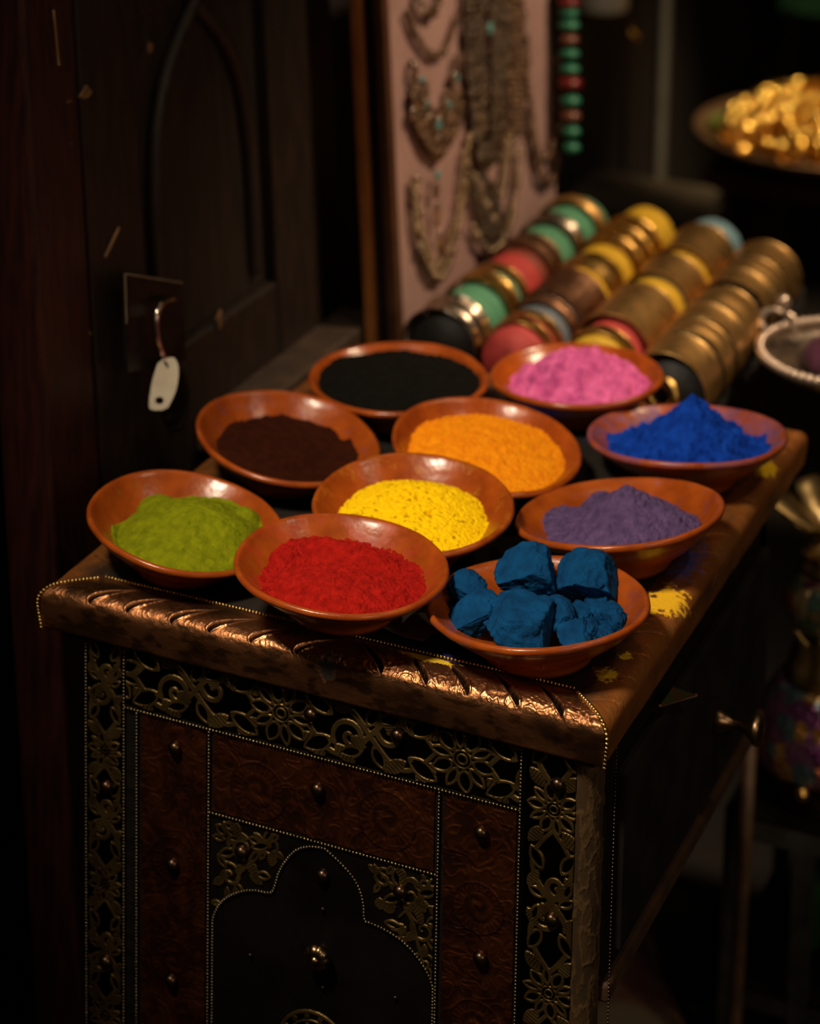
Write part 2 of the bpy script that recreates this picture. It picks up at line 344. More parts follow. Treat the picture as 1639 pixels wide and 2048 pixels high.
# -- edge profile (d = inset from the vertical edge, z), from the inner lip outward and under
prof = np.array([(.0375, .7335), (.034, .7345), (.030, .7350), (.022, .7356), (.0145, .7357), (.0085, .7353), (.0045, .7338), (.0015, .7312), (-.0006, .7280), (-.0016, .7240), (-.0016, .7190), (-.0008, .7120), (0, .7050), (.0005, .7000), (.004, .6985), (.012, .6985)])
def edge_strip(name, L, to_world, m, hfun, step=.0006, back=False):
    P = resample(smoothpath(prof, 2), .0006); nv = len(P)
    nu = int(L/step); u0 = np.linspace(0, 1, nu)
    dd, zz = P[:, 0], P[:, 1]
    T = np.gradient(P, axis=0); T /= np.linalg.norm(T, axis=1)[:, None]; N = np.stack([-T[:, 1], T[:, 0]], 1)   # outward normal
    N = np.where((N[:, :1]*(.02-dd[:, None])+0) != 9, N, N)
    if N[len(N)//3, 1] < 0: N = -N
    ins = np.clip(dd, 0, None)
    u = ins[None, :]+u0[:, None]*(L-2*ins[None, :])          # mitred ends
    s = np.r_[0, np.cumsum(np.linalg.norm(np.diff(P, axis=0), axis=1))]
    h, wear_shade = hfun(u, np.broadcast_to(dd, u.shape), np.broadcast_to(zz, u.shape), np.broadcast_to(s, u.shape))
    D = dd[None, :]+h*N[None, :, 0]; Z = zz[None, :]+h*N[None, :, 1]
    V = to_world(u, D, Z).reshape(-1, 3)
    return obj(name, V, gridf(nu, nv), m, cab, attr=wear_shade.reshape(-1))
def front_h(u, d, z, s):
    x = u-WID
    q = p3(u*1, s*1, 0)
    ridg = 1-np.abs(fbm(q*np.array([150, 120, 1]), 3, 3))*2.6
    worm = np.clip(1-np.abs(vnoise(q*np.array([260, 240, 1])+5*fbm(q*40, 2, 5)[..., None], 9))*3.2, 0, 1)
    band = sstep(.010, .018, s)*(1-sstep(.036, .041, s))      # textured zone over the rounded nose
    low = sstep(.035, .040, s)
    lf = .38+.62*sstep(-.33, -.16, x)
    band = band*(.45+.55*sstep(.016, .027, s))
    h = band*lf*(.0009*ridg*.6+.0008*worm)-.00025*low*np.clip(fbm(q*np.array([120, 160, 1]), 3, 7)*2, 0, 1)
    h += .00025*fbm(q*60, 3, 21)*(1-.5*low)
    wear_shade = .34+.06*lf+.16*band*lf+band*lf*(.30*worm+.16*(ridg-.4))+.30*fbm(q*np.array([34, 60, 1]), 4, 12)+.02*low-.20*low*np.clip(fbm(q*np.array([90, 200, 1]), 3, 8)*2.2, 0, 1)
    for k in range(12):                                      # chased slashes, leaning towards the middle
        xc = -.0346-.0367*k+.002*math.sin(k*2.3)
        side = 1 if xc > -.225 else -1
        if abs(xc+.225) < .012: continue
        s0, s1 = .0365, .0050; lean = .031 if side > 0 else .034; ex = 1.35 if side > 0 else 2.0
        t = np.clip((s-s1)/(s0-s1), 0, 1)
        cx = xc-side*lean*(1-t)**1.25
        wdt = .0027*np.sin(np.pi*np.clip((s-s1+.002)/(s0-s1+.004), 0, 1)**ex)**.8+.0002
        inside = (s > s1-.002) & (s < s0+.002)
        dx = (x-cx)/wdt
        g = np.exp(-dx**2)*inside*np.clip(wdt/.0016, 0, 1); lip = np.exp(-((np.abs(dx)-1.7)/.55)**2)*inside*np.clip(wdt/.0016, 0, 1)
        h += -.0030*g+.0012*lip; wear_shade += -.75*g+.30*lip
    return h, np.clip(wear_shade, 0, 1)
def side_h(u, d, z, s):
    q = p3(u, s, 0)
    h = .0005*fbm(q*np.array([40, 60, 1]), 4, 31); wear_shade = .50+.30*fbm(q*np.array([22, 70, 1]), 5, 33)
    for k in range(15):
        uc = .03+.0375*k
        t = np.clip((s-.014)/.022, 0, 1); cx = uc+(t-.5)*.012
        g = np.exp(-((u-cx)/.0012)**2)*((s > .013) & (s < .037))
        h -= .0007*g; wear_shade += .18*g*(k % 3-.6)
    scr = np.clip(1-np.abs(vnoise(p3(u*90+s*120, s*30-u*20), 41))*12, 0, 1)*np.clip(fbm(q*30, 3, 44)*3+.3, 0, 1)
    scr2 = np.clip(1-np.abs(vnoise(p3(u*140-s*90, s*50+u*35), 47))*12, 0, 1)*np.clip(fbm(q*26, 3, 48)*3+.2, 0, 1)
    h += .0003*scr-.0003*scr2; wear_shade += .45*scr-.25*scr2; wear_shade -= .42*(1-sstep(.006, .024, s)); wear_shade += .22*sstep(.026, .034, s)*(1-sstep(.040, .046, s)); wear_shade += .06  # besides scratches: bowl shadow on the flat and glow on the rounding, painted in
    return h, np.clip(wear_shade, 0, 1)
edge_f = edge_strip('copper_edge', WID, lambda u, D, Z: np.stack([u-WID, D, Z], -1), copper, front_h, .00055)
edge_f['label'] = 'front edge of embossed copper with slanting slashes'
edge_r = edge_strip('copper_edge', DEP, lambda u, D, Z: np.stack([-D, u, Z], -1), copper_side, side_h, .0012); edge_r['label'] = 'right edge of worn brown copper with yellow pigment smears'
edge_strip('copper_edge', DEP, lambda u, D, Z: np.stack([D-WID, u, Z], -1), copper_side, side_h, .0025)
edge_strip('copper_edge', WID, lambda u, D, Z: np.stack([u-WID, DEP-D, Z], -1), copper_side, side_h, .0025)
# table top field
nx, ny = 90, 110
xs, ys = np.meshgrid(np.linspace(-WID+.036, -.036, nx), np.linspace(.036, DEP-.036, ny), indexing='ij')
zt = .7338+.0004*fbm(p3(xs*30, ys*30), 3, 61); ATT = np.clip(.35+.5*fbm(p3(xs*12, ys*12), 4, 62), 0, 1)
obj('table_top', np.stack([xs, ys, zt], -1).reshape(-1, 3), gridf(nx, ny), tabletop_m, cab, attr=ATT.reshape(-1))
MB().box((-WID+.012, .014, .690), (-.012, DEP-.014, .7325)).build('top_board', blackwood, cab)
# bead rows of the top
def miter(sx):   # path over the corner, from the inner end outwards and down
    P = smoothpath(prof[1:14], 2); d, z = P[:, 0], P[:, 1]
    X = -d if sx > 0 else d-WID
    return np.stack([X+(.0008 if sx > 0 else -.0008), d-.0008, z+.0006], 1)
beads('bead_row', [(-WID+.038, .0375, .7352), (-.038, .0375, .7352)], .00145, .0030, bead_brass, cab)
beads('bead_row', miter(-1), .0016, .0031, bead_brass, cab)
crow = MB(); P = miter(1); V, F = tube(P-[0, 0, .0012], .0011, 6)
crow = obj('bead_row', V, F, brass, cab, label='bold gold bead row over the right front corner', attr=np.full(len(V), .3))
SV, SF = sphere(.0017, 12, 8); b0 = None
for k, p in enumerate(resample(P, .0034)):
    if b0 is None: b0 = obj('bead', SV+p, SF, bead_brass, crow, origin=p)
    else: dup(b0, p, crow)

# -- relief panels of the front face -------------------------------------------------
class Pat:
    """mask field for chased patterns: accumulates brass (0..1) on a grid"""
    def __init__(s, X, Z): s.X, s.Z = X, Z; s.M = np.zeros_like(X); s.G = np.zeros_like(X)
    def put(s, d, w, soft=.0005): s.M = np.maximum(s.M, np.clip((w-d)/soft+.5, 0, 1))
    def cut(s, d, w, soft=.0004): s.G = np.maximum(s.G, np.clip((w-d)/soft+.5, 0, 1))
    def stroke(s, pts, w, cut=False):
        pts = np.asarray(pts, float); lo = pts.min(0)-w*2-.001; hi = pts.max(0)+w*2+.001
        sel = (s.X > lo[0]) & (s.X < hi[0]) & (s.Z > lo[1]) & (s.Z < hi[1])
        if not sel.any(): return
        x, z = s.X[sel], s.Z[sel]; best = np.full(x.shape, 9.)
        n = len(pts)
        for i in range(n-1):
            a, b = pts[i], pts[i+1]; ab = b-a; t = np.clip(((x-a[0])*ab[0]+(z-a[1])*ab[1])/(ab@ab+1e-12), 0, 1)
            ww = w*(1-.55*abs((i+t)/n-.35))
            best = np.minimum(best, np.hypot(x-a[0]-t*ab[0], z-a[1]-t*ab[1])-ww)
        A = s.G if cut else s.M
        A[sel] = np.maximum(A[sel], np.clip(-best/.0005+.5, 0, 1))
    def leaf(s, c, ang, L, W, rim=.0026, hollow=True):
        ca, sa = math.cos(ang), math.sin(ang); dx, dz = s.X-c[0], s.Z-c[1]
        a = (dx*ca+dz*sa)/L; b = -dx*sa+dz*ca
        hw = W*.62*np.sin(np.pi*np.clip(a, 0, 1))**.75; d = np.where((a > 0) & (a < 1), np.abs(b)-hw, .01)
        s.M = np.maximum(s.M, np.clip(-d/.0005+.5, 0, 1))
        if hollow:
            s.G = np.maximum(s.G, np.clip((-(d+rim))/.0005+.3, 0, 1)*(a > .18)*(a < .9))
            s.G = np.maximum(s.G, .0*s.G)
        else:
            vein = np.abs(((b/np.maximum(hw, 1e-4))*.5+a*7) % 1-.5); s.G = np.maximum(s.G, .45*np.clip((.16-vein)*9, 0, 1)*(d < -.0006))
    def ring(s, c, r, w): d = np.abs(np.hypot(s.X-c[0], s.Z-c[1])-r); s.put(d, w)
    def disc(s, c, r): d = np.hypot(s.X-c[0], s.Z-c[1]); s.put(d, r)
    def flower(s, c, R, n=10, r0=.3, rot=0):
        for k in range(n):
            a = rot+2*np.pi*k/n
            s.leaf((c[0]+R*.28*math.cos(a), c[1]+R*.28*math.sin(a)), a, R*.74, R*(.40 if k % 2 == 0 else .30))
        s.disc(c, R*.30); s.M *= 1
        s.G = np.where(np.hypot(s.X-c[0], s.Z-c[1]) < R*.31, 0, s.G)
        d = np.hypot(s.X-c[0], s.Z-c[1]); s.G = np.maximum(s.G, np.clip((.0007-np.abs(d-R*.21))/.0004+.5, 0, 1)); s.G = np.maximum(s.G, np.clip((R*.11-d)/.0004+.5, 0, 1))
    def spiral(s, c, r0, turns, a0, sg, w):
        t = np.linspace(0, 1, int(18*turns)+4); r = r0*(1-t*.88); a = a0+sg*t*turns*2*np.pi
        s.stroke(np.stack([c[0]+r*np.cos(a), c[1]+r*np.sin(a)], 1), w)
def relief(name, x0, x1, z0, z1, step, paint, m, y=YB, depth=.0014, clip=None, swap=False, seed=0, thick=.004, label=None, curve=None):
    nx = max(2, int((x1-x0)/step)); nz = max(2, int((z1-z0)/step))
    X, Z = np.meshgrid(np.linspace(x0, x1, nx), np.linspace(z0, z1, nz), indexing='ij')
    h, wear_shade = paint(X, Z)
    Y = y-h*depth
    P = np.stack([X, Y, Z], -1)
    if curve is not None: P = curve(X, Z, h*depth)
    V = P.reshape(-1, 3); F = gridf(nx, nz); a = wear_shade.reshape(-1)
    if clip is not None:
        keep = clip(X, Z).reshape(-1); F = F[keep[F].all(1)]
        used = np.unique(F); idx = -np.ones(len(V), int); idx[used] = np.arange(len(used)); V = V[used]; F = idx[F]; a = a[used]
    return obj(name, V, F, m, cab, attr=np.clip(a, 0, 1), label=label)
def finish(P, X, Z, seed):
    n = fbm(p3(X*90, Z*90), 3, seed); k = np.clip(P.M-P.G, 0, 1)
    h = np.clip(P.M-.75*P.G, 0, 1)*(1+.15*n)
    hatch = np.clip(np.sin((X*.8+Z)*2600+4*n)*.5+.3, 0, 1)*.12
    return h+.04*n, .08+.72*k+.16*n-hatch*k
def vine(P, horiz, a0, a1, mid, half, seed, first=None, period=.150, R=None):
    """a running scroll along the band: flowers every period, paired scrolls and leaves between"""
    r = np.random.default_rng(seed); R = R or half*.98
    pt = (lambda a, b: (a, mid+b)) if horiz else (lambda a, b: (mid+b, a))
    ang = (lambda t: t) if horiz else (lambda t: math.pi/2-t)
    sgn = 1 if horiz else -1
    a = first if first is not None else a0+period*.3
    while a > a0: a -= period
    while a < a1+period:
        P.flower(pt(a, 0), R*1.0, 10, rot=.3+r.random())
        for s in (-1, 1):                                    # leaves hugging the flower
            for q in (-1, 1):
                P.leaf(pt(a+s*R*.75, q*half*.35), ang(s*(1.0 if s > 0 else 1)*0+ (q*.75 if s > 0 else math.pi-q*.75)), half*.9, half*.42, hollow=False)
        c = a+period/2
        tt = np.linspace(0, 1, 30)
        for q in (-1, 1):
            S = np.array([pt(a+R*.8+(period-1.6*R)*t, q*half*.82*math.sin(math.pi*(t*2))*(.95)) for t in tt]); P.stroke(S, .0026)
        for s in (-1, 1):
            cc = pt(c+s*half*.62, s*half*.18)
            P.spiral(cc, half*.56, 1.35, (0 if s > 0 else math.pi)+.5, sgn*s, .0025)
            P.leaf(cc, ang(.6+s), half*.55, half*.34, hollow=False)
            P.leaf(pt(c+s*half*.1, -s*half*.25), ang(-s*1.1), half*.75, half*.36)
            P.leaf(pt(c+s*half*.2, s*half*.5), ang(math.pi*(.5-.5*s)+.3), half*.8, half*.34)
        P.disc(pt(c, 0), .0030)
        for s in (-1, 1):
            for q in (-1, 1):
                P.leaf(pt(c+s*half*1.15, q*half*.35), ang((0 if s > 0 else math.pi)+s*q*.5), half*1.05, half*.46)
                P.leaf(pt(c+s*half*.45, q*half*.95), ang(-q*(.6 if s > 0 else math.pi-.6)), half*.8, half*.34, hollow=False)
        a += period
def frieze(X, Z):
    P = Pat(X, Z); vine(P, True, -.412, -.066, .6715, .0275, 3, first=-.1165, period=.1535); return finish(P, X, Z, 71)
relief('brass_frieze', -.4095, -.0695, .6455, .6995, .00048, frieze, brass, label='pierced brass frieze of flowers and scrolls under the copper edge')
ZB = .26     # lower end of the chased front (below the picture)
def colL(X, Z):
    P = Pat(X, Z); vine(P, False, ZB, .70, -.4295, .0165, 5, first=.60, period=.118); return finish(P, X, Z, 73)
relief('brass_column', -.4458, -.4130, ZB, .6985, .0007, colL, brass)
RC = .017    # rounded right corner
def colR(X, Z):
    P = Pat(X, Z); vine(P, False, ZB, .70, -.0420, .0205, 7, first=.500, period=.150, R=.0215); return finish(P, X, Z, 75)
def ccurve(X, Z, h):   # wraps round the corner
    xf = -.0255; s = np.clip(X-xf, 0, None); a = np.clip(s/RC, 0, np.pi/2)
    px = np.where(X <= xf, X, xf+(RC+h)*np.sin(a)); py = np.where(X <= xf, YB-h, YB+RC-(RC+h)*np.cos(a))
    return np.stack([px, py, Z], -1)
relief('brass_column', -.0660, -.0250, ZB, .6985, .0005, colR, brass, label='right pierced brass column with daisies')
def corner(X, Z):
    n = fbm(p3(X*170+Z*25, Z*60-X*60), 4, 77); r = np.clip(1-np.abs(n)*5, 0, 1); e = sstep(-.0252, -.0235, X); return (.7*r+.3*n)*e, .35+.4*r+.25*n
relief('corner_sheet', -.0252, -.0255+RC*math.pi/2, ZB, .6985, .0007, corner, mat_attr('corner_brown', [(0, (.02, .012, .007)), (.5, (.09, .050, .020)), (1, (.24, .145, .06))], rough=(.4, .7), metal=(.5, .2)), curve=ccurve, depth=.0008)
def sheet(seed, ros, xs=0, zs=0):
    def paint(X, Z):
        n1 = fbm(p3(X*55, Z*55), 4, seed); worm = np.clip(1-np.abs(vnoise(p3(X*150, Z*150)+3*fbm(p3(X*50, Z*50), 2, seed+2)[..., None], seed+1))*3.0, 0, 1)
        crack = np.clip(1-np.abs(fbm(p3(X*26, Z*26), 3, seed+5))*9, 0, 1)
        n3 = fbm(p3(X*120, Z*75), 4, seed+8); h = .7*n1+.5*worm+.5*n3; w = .44+.34*n1+.22*worm+.25*n3
        for (cx, cz, R) in ros:
            d = np.hypot(X-cx, Z-cz); a = np.arctan2(Z-cz, X-cx); ins = sstep(R*1.05, R*.95, d)
            sp = np.cos(2*np.pi*(d/R*2.2)-a); tooth = np.cos(a*26)*sstep(R*.62, R*.68, d)*sstep(R*.98, R*.9, d)
            g = np.where(d < R*.62, sp, .5*tooth); h = h*(1-.35*ins)+ins*(.25+.28*g); w = w*(1-.3*ins)+ins*(.15+.13*g)
            rg = np.exp(-((d-R)/.0009)**2); h += .4*rg; w -= .2*rg
        return h-.3*crack, w+.14*crack
    return paint
relief('copper_panel', -.3960, -.3365, ZB, .6400, .0008, sheet(81, [(-.366, .52, .020), (-.366, .43, .020), (-.366, .34, .02)]), copper_sheet, depth=.0011)
relief('copper_panel', -.3305, -.1385, .5735, .6405, .0006, sheet(83, [(-.178, .605, .024), (-.29, .600, .024)]), copper_sheet, depth=.0011, label='upper copper panel embossed with roundels')
relief('copper_panel', -.1305, -.0715, ZB, .6400, .0006, sheet(85, [(-.101, .553, .021), (-.101, .455, .021), (-.101, .35, .021)]), copper_sheet, depth=.0012, label='right copper panel embossed with roundels')
MB().box((-.448, YB+.001, 0), (-.027, YB+.022, .699)).build('front_frame', blackwood, cab)

# trefoil arch: outline in px of the picture turned into the face plane
L_ = [(426, 1850), (427, 1832), (441, 1803), (467, 1786), (503, 1777), (542, 1786), (549, 1777), (560, 1737), (586, 1702), (612, 1691), (648, 1694)]
R_ = [(656, 1700), (690, 1732), (715, 1763), (728, 1801), (729, 1841), (738, 1843), (771, 1857), (814, 1886), (848, 1929), (866, 1965), (872, 2000)]
arch = np.array([ony(x, y, YB) for x, y in L_+R_])[:, [0, 2]]
arch = smoothpath(np.vstack([[arch[0, 0], ZB], arch, [arch[-1, 0], ZB]]), 1)
arch[:, 0] = np.clip(arch[:, 0], -.3325, -.1365)
def inside_arch(X, Z):
    c = np.zeros(X.shape, bool); n = len(arch)
    for i in range(n):
        (xa, za), (xb, zb) = arch[i], arch[(i+1) % n]
        if za == zb: continue
        hit = ((za > Z) != (zb > Z)) & (X < (xb-xa)*(Z-za)/(zb-za)+xa); c ^= hit
    return c
def spandrel(X, Z):
    P = Pat(X, Z); r = np.random.default_rng(4)
    for (cx, sg) in ((-.302, -1), (-.158, 1)):
        for (dx, dz, rr, a0) in ((0, .548, .014, .4), (sg*.012, .522, .011, 2.2), (-sg*.022, .556, .009, 1), (sg*.012, .560, .008, 3), (sg*.014, .495, .009, 0), (sg*.015, .470, .007, 2)):
            c = (cx+dx, dz); P.spiral(c, rr, 1.3, a0, sg, .0016)
            for k in range(4):
                a = a0+k*1.6; P.leaf((c[0]+rr*.5*math.cos(a), c[1]+rr*.5*math.sin(a)), a, rr*1.3, rr*.55, hollow=k % 2 == 0)
        for k in range(16):
            a = r.uniform(0, 6.28); P.leaf((cx+sg*(r.uniform(-.028, .018)), r.uniform(.455, .562)), a, r.uniform(.010, .017), r.uniform(.005, .008), hollow=k % 3 == 0)
        P.stroke([(cx-sg*.03, .565), (cx-sg*.01, .548), (cx+sg*.004, .525), (cx+sg*.012, .495), (cx+sg*.016, .46)], .0017)
        P.stroke([(cx+sg*.018, .566), (cx+sg*.006, .545), (cx-sg*.008, .528)], .0015)
    return finish(P, X, Z, 91)
relief('spandrel', -.3310, -.1375, .40, .5690, .0005, spandrel, brass, clip=lambda X, Z: ~inside_arch(X, Z), label='brass spandrel above the trefoil arch')
MB().box((-.331, YB-.0002, ZB-.1), (-.138, YB+.001, .571)).build('door_panel', mat('lacquer_black', (.006, .0045, .004), (.003, .002, .002), rough=.45, scale=20, spec=.15), cab, label='black door inside the trefoil arch')
yb = YB-.0014
beads('bead_row', [(x, yb, z) for x, z in arch], .0013, .0027, bead_dim, cab)
for (x0, z0, x1, z1) in ((-.4105, .6425, -.0690, .6425), (-.3325, .5715, -.1365, .5715), (-.4470, .698, -.4470, ZB), (-.4115, .698, -.4115, ZB), (-.3995, .640, -.3995, ZB), (-.3335, .640, -.3335, ZB), (-.1345, .640, -.1345, ZB), (-.0685, .698, -.0685, ZB)):
    beads('bead_row', [(x0, yb, z0), (x1, yb, z1)], .00125, .0030, bead_aged if z0 == z1 else bead_dim, cab, seg=7, rings=4)
beads('bead_row', [(-.0015, YB+RC+.004, .698), (-.0015, YB+RC+.004, ZB)], .0011, .0032, rivet_m, cab, seg=6, rings=4)
# rivets and knobs
def rivet(px, py, r, name='rivet', m=None):
    p = ony(px, py, YB-.002)
    th = np.linspace(0, np.pi/2, 6); prf = np.r_[[[r*1.05, 0]], np.stack([r*np.cos(th), .25*r+r*.75*np.sin(th)], 1)]; prf[-1, 0] = 1e-5
    V, F = lathe(prf, 20); a = np.arctan2(V[:, 1], V[:, 0]); rr = np.hypot(V[:, 0], V[:, 1])
    k = 1+.05*np.cos(a*9)*(rr > .3*r); V[:, :2] *= k[:, None]
    W = np.stack([V[:, 0], -V[:, 2], V[:, 1]], 1)+p
    return obj(name, W, F, m or rivet_m, cab, origin=p)
r0 = rivet(635, 1578, .0055)
for (px, py) in ((645, 1750), (962, 1665), (960, 1915), (1115, 1568), (1103, 1838), (350, 1495), (345, 1728), (342, 1960), (800, 1782), (483, 1703), (213, 1572), (212, 1922), (622, 1428), (795, 1470)):
    dup(r0, ony(px, py, YB-.002), cab)
nail = rivet(645, 1818, .0016, 'nail')
for (px, py) in ((500, 1910), (790, 1995), (645, 1975)): dup(nail, ony(px, py, YB-.002), cab)
# rosette knob
p = ony(645, 1900, YB); prf = [(.004, 0), (.0045, .004), (.0075, .0065), (.0098, .010), (.0098, .0125), (.0075, .0150), (.0045, .0158), (.0036, .0150), (.003, .0165), (.0015, .0178), (1e-5, .018)]
V, F = lathe(prf, 60); a = np.arctan2(V[:, 1], V[:, 0]); rr = np.hypot(V[:, 0], V[:, 1]); V[:, :2] *= (1+.10*np.abs(np.cos(a*5))*(rr > .0042))[:, None]
obj('rosette_knob', np.stack([V[:, 0], -V[:, 2], V[:, 1]], 1)+p, F, mat('knob_bronze', (.42, .27, .14), (.2, .12, .06), rough=.3, metal=1, scale=200), cab, label='brass flower knob on the black door')
# round brass ornament at the bottom of the door
p = ony(628, 2092, YB)
def plate(X, Z):
    P = Pat(X, Z); c = (p[0], p[2]); P.ring(c, .0300, .0016); P.ring(c, .0225, .0009)
    for k in range(14): P.leaf((c[0]+.0235*math.cos(k*.4488), c[1]+.0235*math.sin(k*.4488)), k*.4488, .0065, .004, hollow=False)
    P.flower(c, .021, 10); return finish(P, X, Z, 95)
relief('door_medallion', p[0]-.033, p[0]+.033, p[2]-.033, p[2]+.033, .0006, plate, brass, y=YB-.001, clip=lambda X, Z: np.hypot(X-p[0], Z-p[2]) < .0325, label='round chased brass medallion low on the black door')
# body: sides, bottom, drawer
XS = -.007; YE = .470
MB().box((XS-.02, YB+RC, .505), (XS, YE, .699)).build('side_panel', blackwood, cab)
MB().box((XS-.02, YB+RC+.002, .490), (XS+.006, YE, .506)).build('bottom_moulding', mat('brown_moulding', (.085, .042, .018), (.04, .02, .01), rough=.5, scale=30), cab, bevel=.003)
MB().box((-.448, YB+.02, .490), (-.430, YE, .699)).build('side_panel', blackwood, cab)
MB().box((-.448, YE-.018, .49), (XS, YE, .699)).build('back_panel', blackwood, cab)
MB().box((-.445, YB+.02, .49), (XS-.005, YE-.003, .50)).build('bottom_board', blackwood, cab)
V, F = lathe([(1e-5, 0), (RC-.001, 0), (RC-.001, .699), (1e-5, .699)], 20, (-.0255, YB+RC+.0005, 0)); obj('corner_post', V, F, blackwood, cab)
for x in (-.446, -.30): MB().box((x, YE-.05, 0), (x+.034, YE-.014, .49)).build('leg', blackwood, cab, bevel=.003)
dr = MB().box((XS, .046, .525), (XS+.010, .455, .672)).build('drawer', mat('drawer_black', (.016, .012, .009), (.008, .006, .005), rough=.75, scale=25, spec=.2), cab, bevel=.003)
kp = onx(1432, 1440, XS+.010)
prf = [(.011, 0), (.0115, .002), (.008, .006), (.0045, .011), (.0042, .016), (.006, .021), (.0115, .026), (.0135, .0275), (.0135, .030), (.010, .032), (1e-5, .0325)]
V, F = lathe(prf, 24); W = np.stack([V[:, 2]*1.25, V[:, 0], V[:, 1]], 1)+kp
obj('drawer_knob', W, F, mat('knob_brass', (.36, .23, .12), (.18, .11, .06), rough=.33, metal=1, scale=90), dr)
# little painted tin pennant sticking out over the drawer
A, B, C_ = onx(1318, 1412, .005), onx(1392, 1390, .012), onx(1345, 1374, .006)
tri = np.array([A, B, C_]); off = np.array([.0012, 0, 0])
pen = empty('pennant', tuple(A-[0, 0, .004]), 'tiny green and red painted pennant poking out above the drawer', 'pennant')
obj('flag', np.vstack([tri, tri+off]), [(0, 1, 2), (5, 4, 3), (0, 3, 4, 1), (1, 4, 5, 2), (2, 5, 3, 0)], mat('painted_tin', (.02, .07, .02), (.12, .02, .01), rough=.5, scale=70), pen, smooth=False)
V, F = tube([A, B], .0010, 6); obj('stem', V, F, mat('pale_red_twig', (.35, .16, .11), rough=.6), pen)

# ------------------------------------------------------------------ bowls
outer = [(1e-5, .0025), (.034, .0025), (.0385, .0002), (.0425, .0002), (.0440, .0035), (.0455, .0075), (.0540, .0135), (.0640, .0205), (.0730, .0275), (.0795, .0330), (.0815, .0350), (.0832, .0358), (.0840, .0375), (.0837, .0395), (.0825, .0408), (.0808, .0410), (.0792, .0400), (.0775, .0378)]
inner = [(.0735, .0338), (.0660, .0270), (.0570, .0195), (.0460, .0125), (.0340, .0085), (.0180, .0065), (1e-5, .006)]
BP = np.array(outer+inner); BH = .038
IN = np.array([(.0775, .0378)]+inner)[::-1]
def zin(r, R): return np.interp(np.asarray(r)*.084/R, IN[:, 0], IN[:, 1])
BOWLS = {  # centre x, y, rim radius, tilt x, tilt y, lift
 'green': (-.3934, .0809, .0810, .1607, .0075, 0), 'brown': (-.3928, .2671, .0830, .1685, -.0035, 0), 'black': (-.3590, .4330, .0860, -.0095, -.0096, 0),
 'red': (-.2315, .0365, .0836, .0469, .0065, .0200), 'yellow': (-.2315, .1765, .0838, .0255, -.068, .0085), 'orange': (-.2265, .3283, .0845, .1229, -.0483, 0),
 'purple': (-.0770, .2527, .0870, -.1682, .0639, 0), 'pink': (-.2090, .5150, .0822, -.0455, .0062, 0), 'blue': (-.0725, .4285, .0900, -.0746, .0898, 0), 'rocks': (-.0835, .0780, .0872, -.0792, .0426, 0)}
def bowl_map(k, V):
    x, y, R, tx, ty, lift = BOWLS[k]; V = np.array(V, float)
    S = np.clip(V[:, 2]/BH, 0, 1)**1.3
    if k in ('red', 'yellow'): S = np.maximum(S, V[:, 2]*0+1)      # these two really lean on their neighbours
    dz = -(tx*V[:, 0]+ty*V[:, 1])*S
    return V+np.stack([0*dz+x, 0*dz+y, dz+ZT+.0008+lift], 1)
clay_cols = {'c1': (.40, .080, .008), 'c2': (.255, .045, .005)}
def clay(k, dust, dust_amt, c1=None, c2=None):
    m, nt, b = node_mat('glazed_terracotta_'+k); L = nt.links
    tc = add(nt, 'ShaderNodeTexCoord')
    nz = add(nt, 'ShaderNodeTexNoise'); nz.inputs['Scale'].default_value = 38; nz.inputs['Detail'].default_value = 6; L.new(tc.outputs['Object'], nz.inputs['Vector'])
    mr = add(nt, 'ShaderNodeMapRange'); mr.inputs[1].default_value = .35; mr.inputs[2].default_value = .65; L.new(nz.outputs[0], mr.inputs[0])
    mx = add(nt, 'ShaderNodeMix', data_type='RGBA'); mx.inputs[6].default_value = (*(c2 or clay_cols['c2']), 1); mx.inputs[7].default_value = (*(c1 or clay_cols['c1']), 1); L.new(mr.outputs[0], mx.inputs[0])
    at = add(nt, 'ShaderNodeAttribute'); at.attribute_name = 'wear_shade'
    n2 = add(nt, 'ShaderNodeTexNoise'); n2.inputs['Scale'].default_value = 55; n2.inputs['Detail'].default_value = 8; n2.inputs['Roughness'].default_value = .7; L.new(tc.outputs['Object'], n2.inputs['Vector'])
    m2 = add(nt, 'ShaderNodeMapRange'); m2.inputs[1].default_value = .68-.3*dust_amt; m2.inputs[2].default_value = .95-.3*dust_amt; L.new(n2.outputs[0], m2.inputs[0])
    ml = add(nt, 'ShaderNodeMath', operation='MULTIPLY'); L.new(m2.outputs[0], ml.inputs[0]); L.new(at.outputs['Fac'], ml.inputs[1])
    m3 = add(nt, 'ShaderNodeMix', data_type='RGBA'); L.new(ml.outputs[0], m3.inputs[0]); L.new(mx.outputs[2], m3.inputs[6]); m3.inputs[7].default_value = (*dust, 1)
    L.new(m3.outputs[2], b.inputs['Base Color'])
    rg = add(nt, 'ShaderNodeMix', data_type='FLOAT'); L.new(ml.outputs[0], rg.inputs[0]); rg.inputs[2].default_value = .24; rg.inputs[3].default_value = .8; L.new(rg.outputs[0], b.inputs['Roughness'])
    b.inputs['Specular IOR Level'].default_value = .5
    n3 = add(nt, 'ShaderNodeTexNoise'); n3.inputs['Scale'].default_value = 120; n3.inputs['Detail'].default_value = 4; L.new(tc.outputs['Object'], n3.inputs['Vector'])
    bp = add(nt, 'ShaderNodeBump'); bp.inputs['Distance'].default_value = .0006; bp.inputs['Strength'].default_value = .6; L.new(n3.outputs[0], bp.inputs['Height']); L.new(bp.outputs[0], b.inputs['Normal'])
    return m
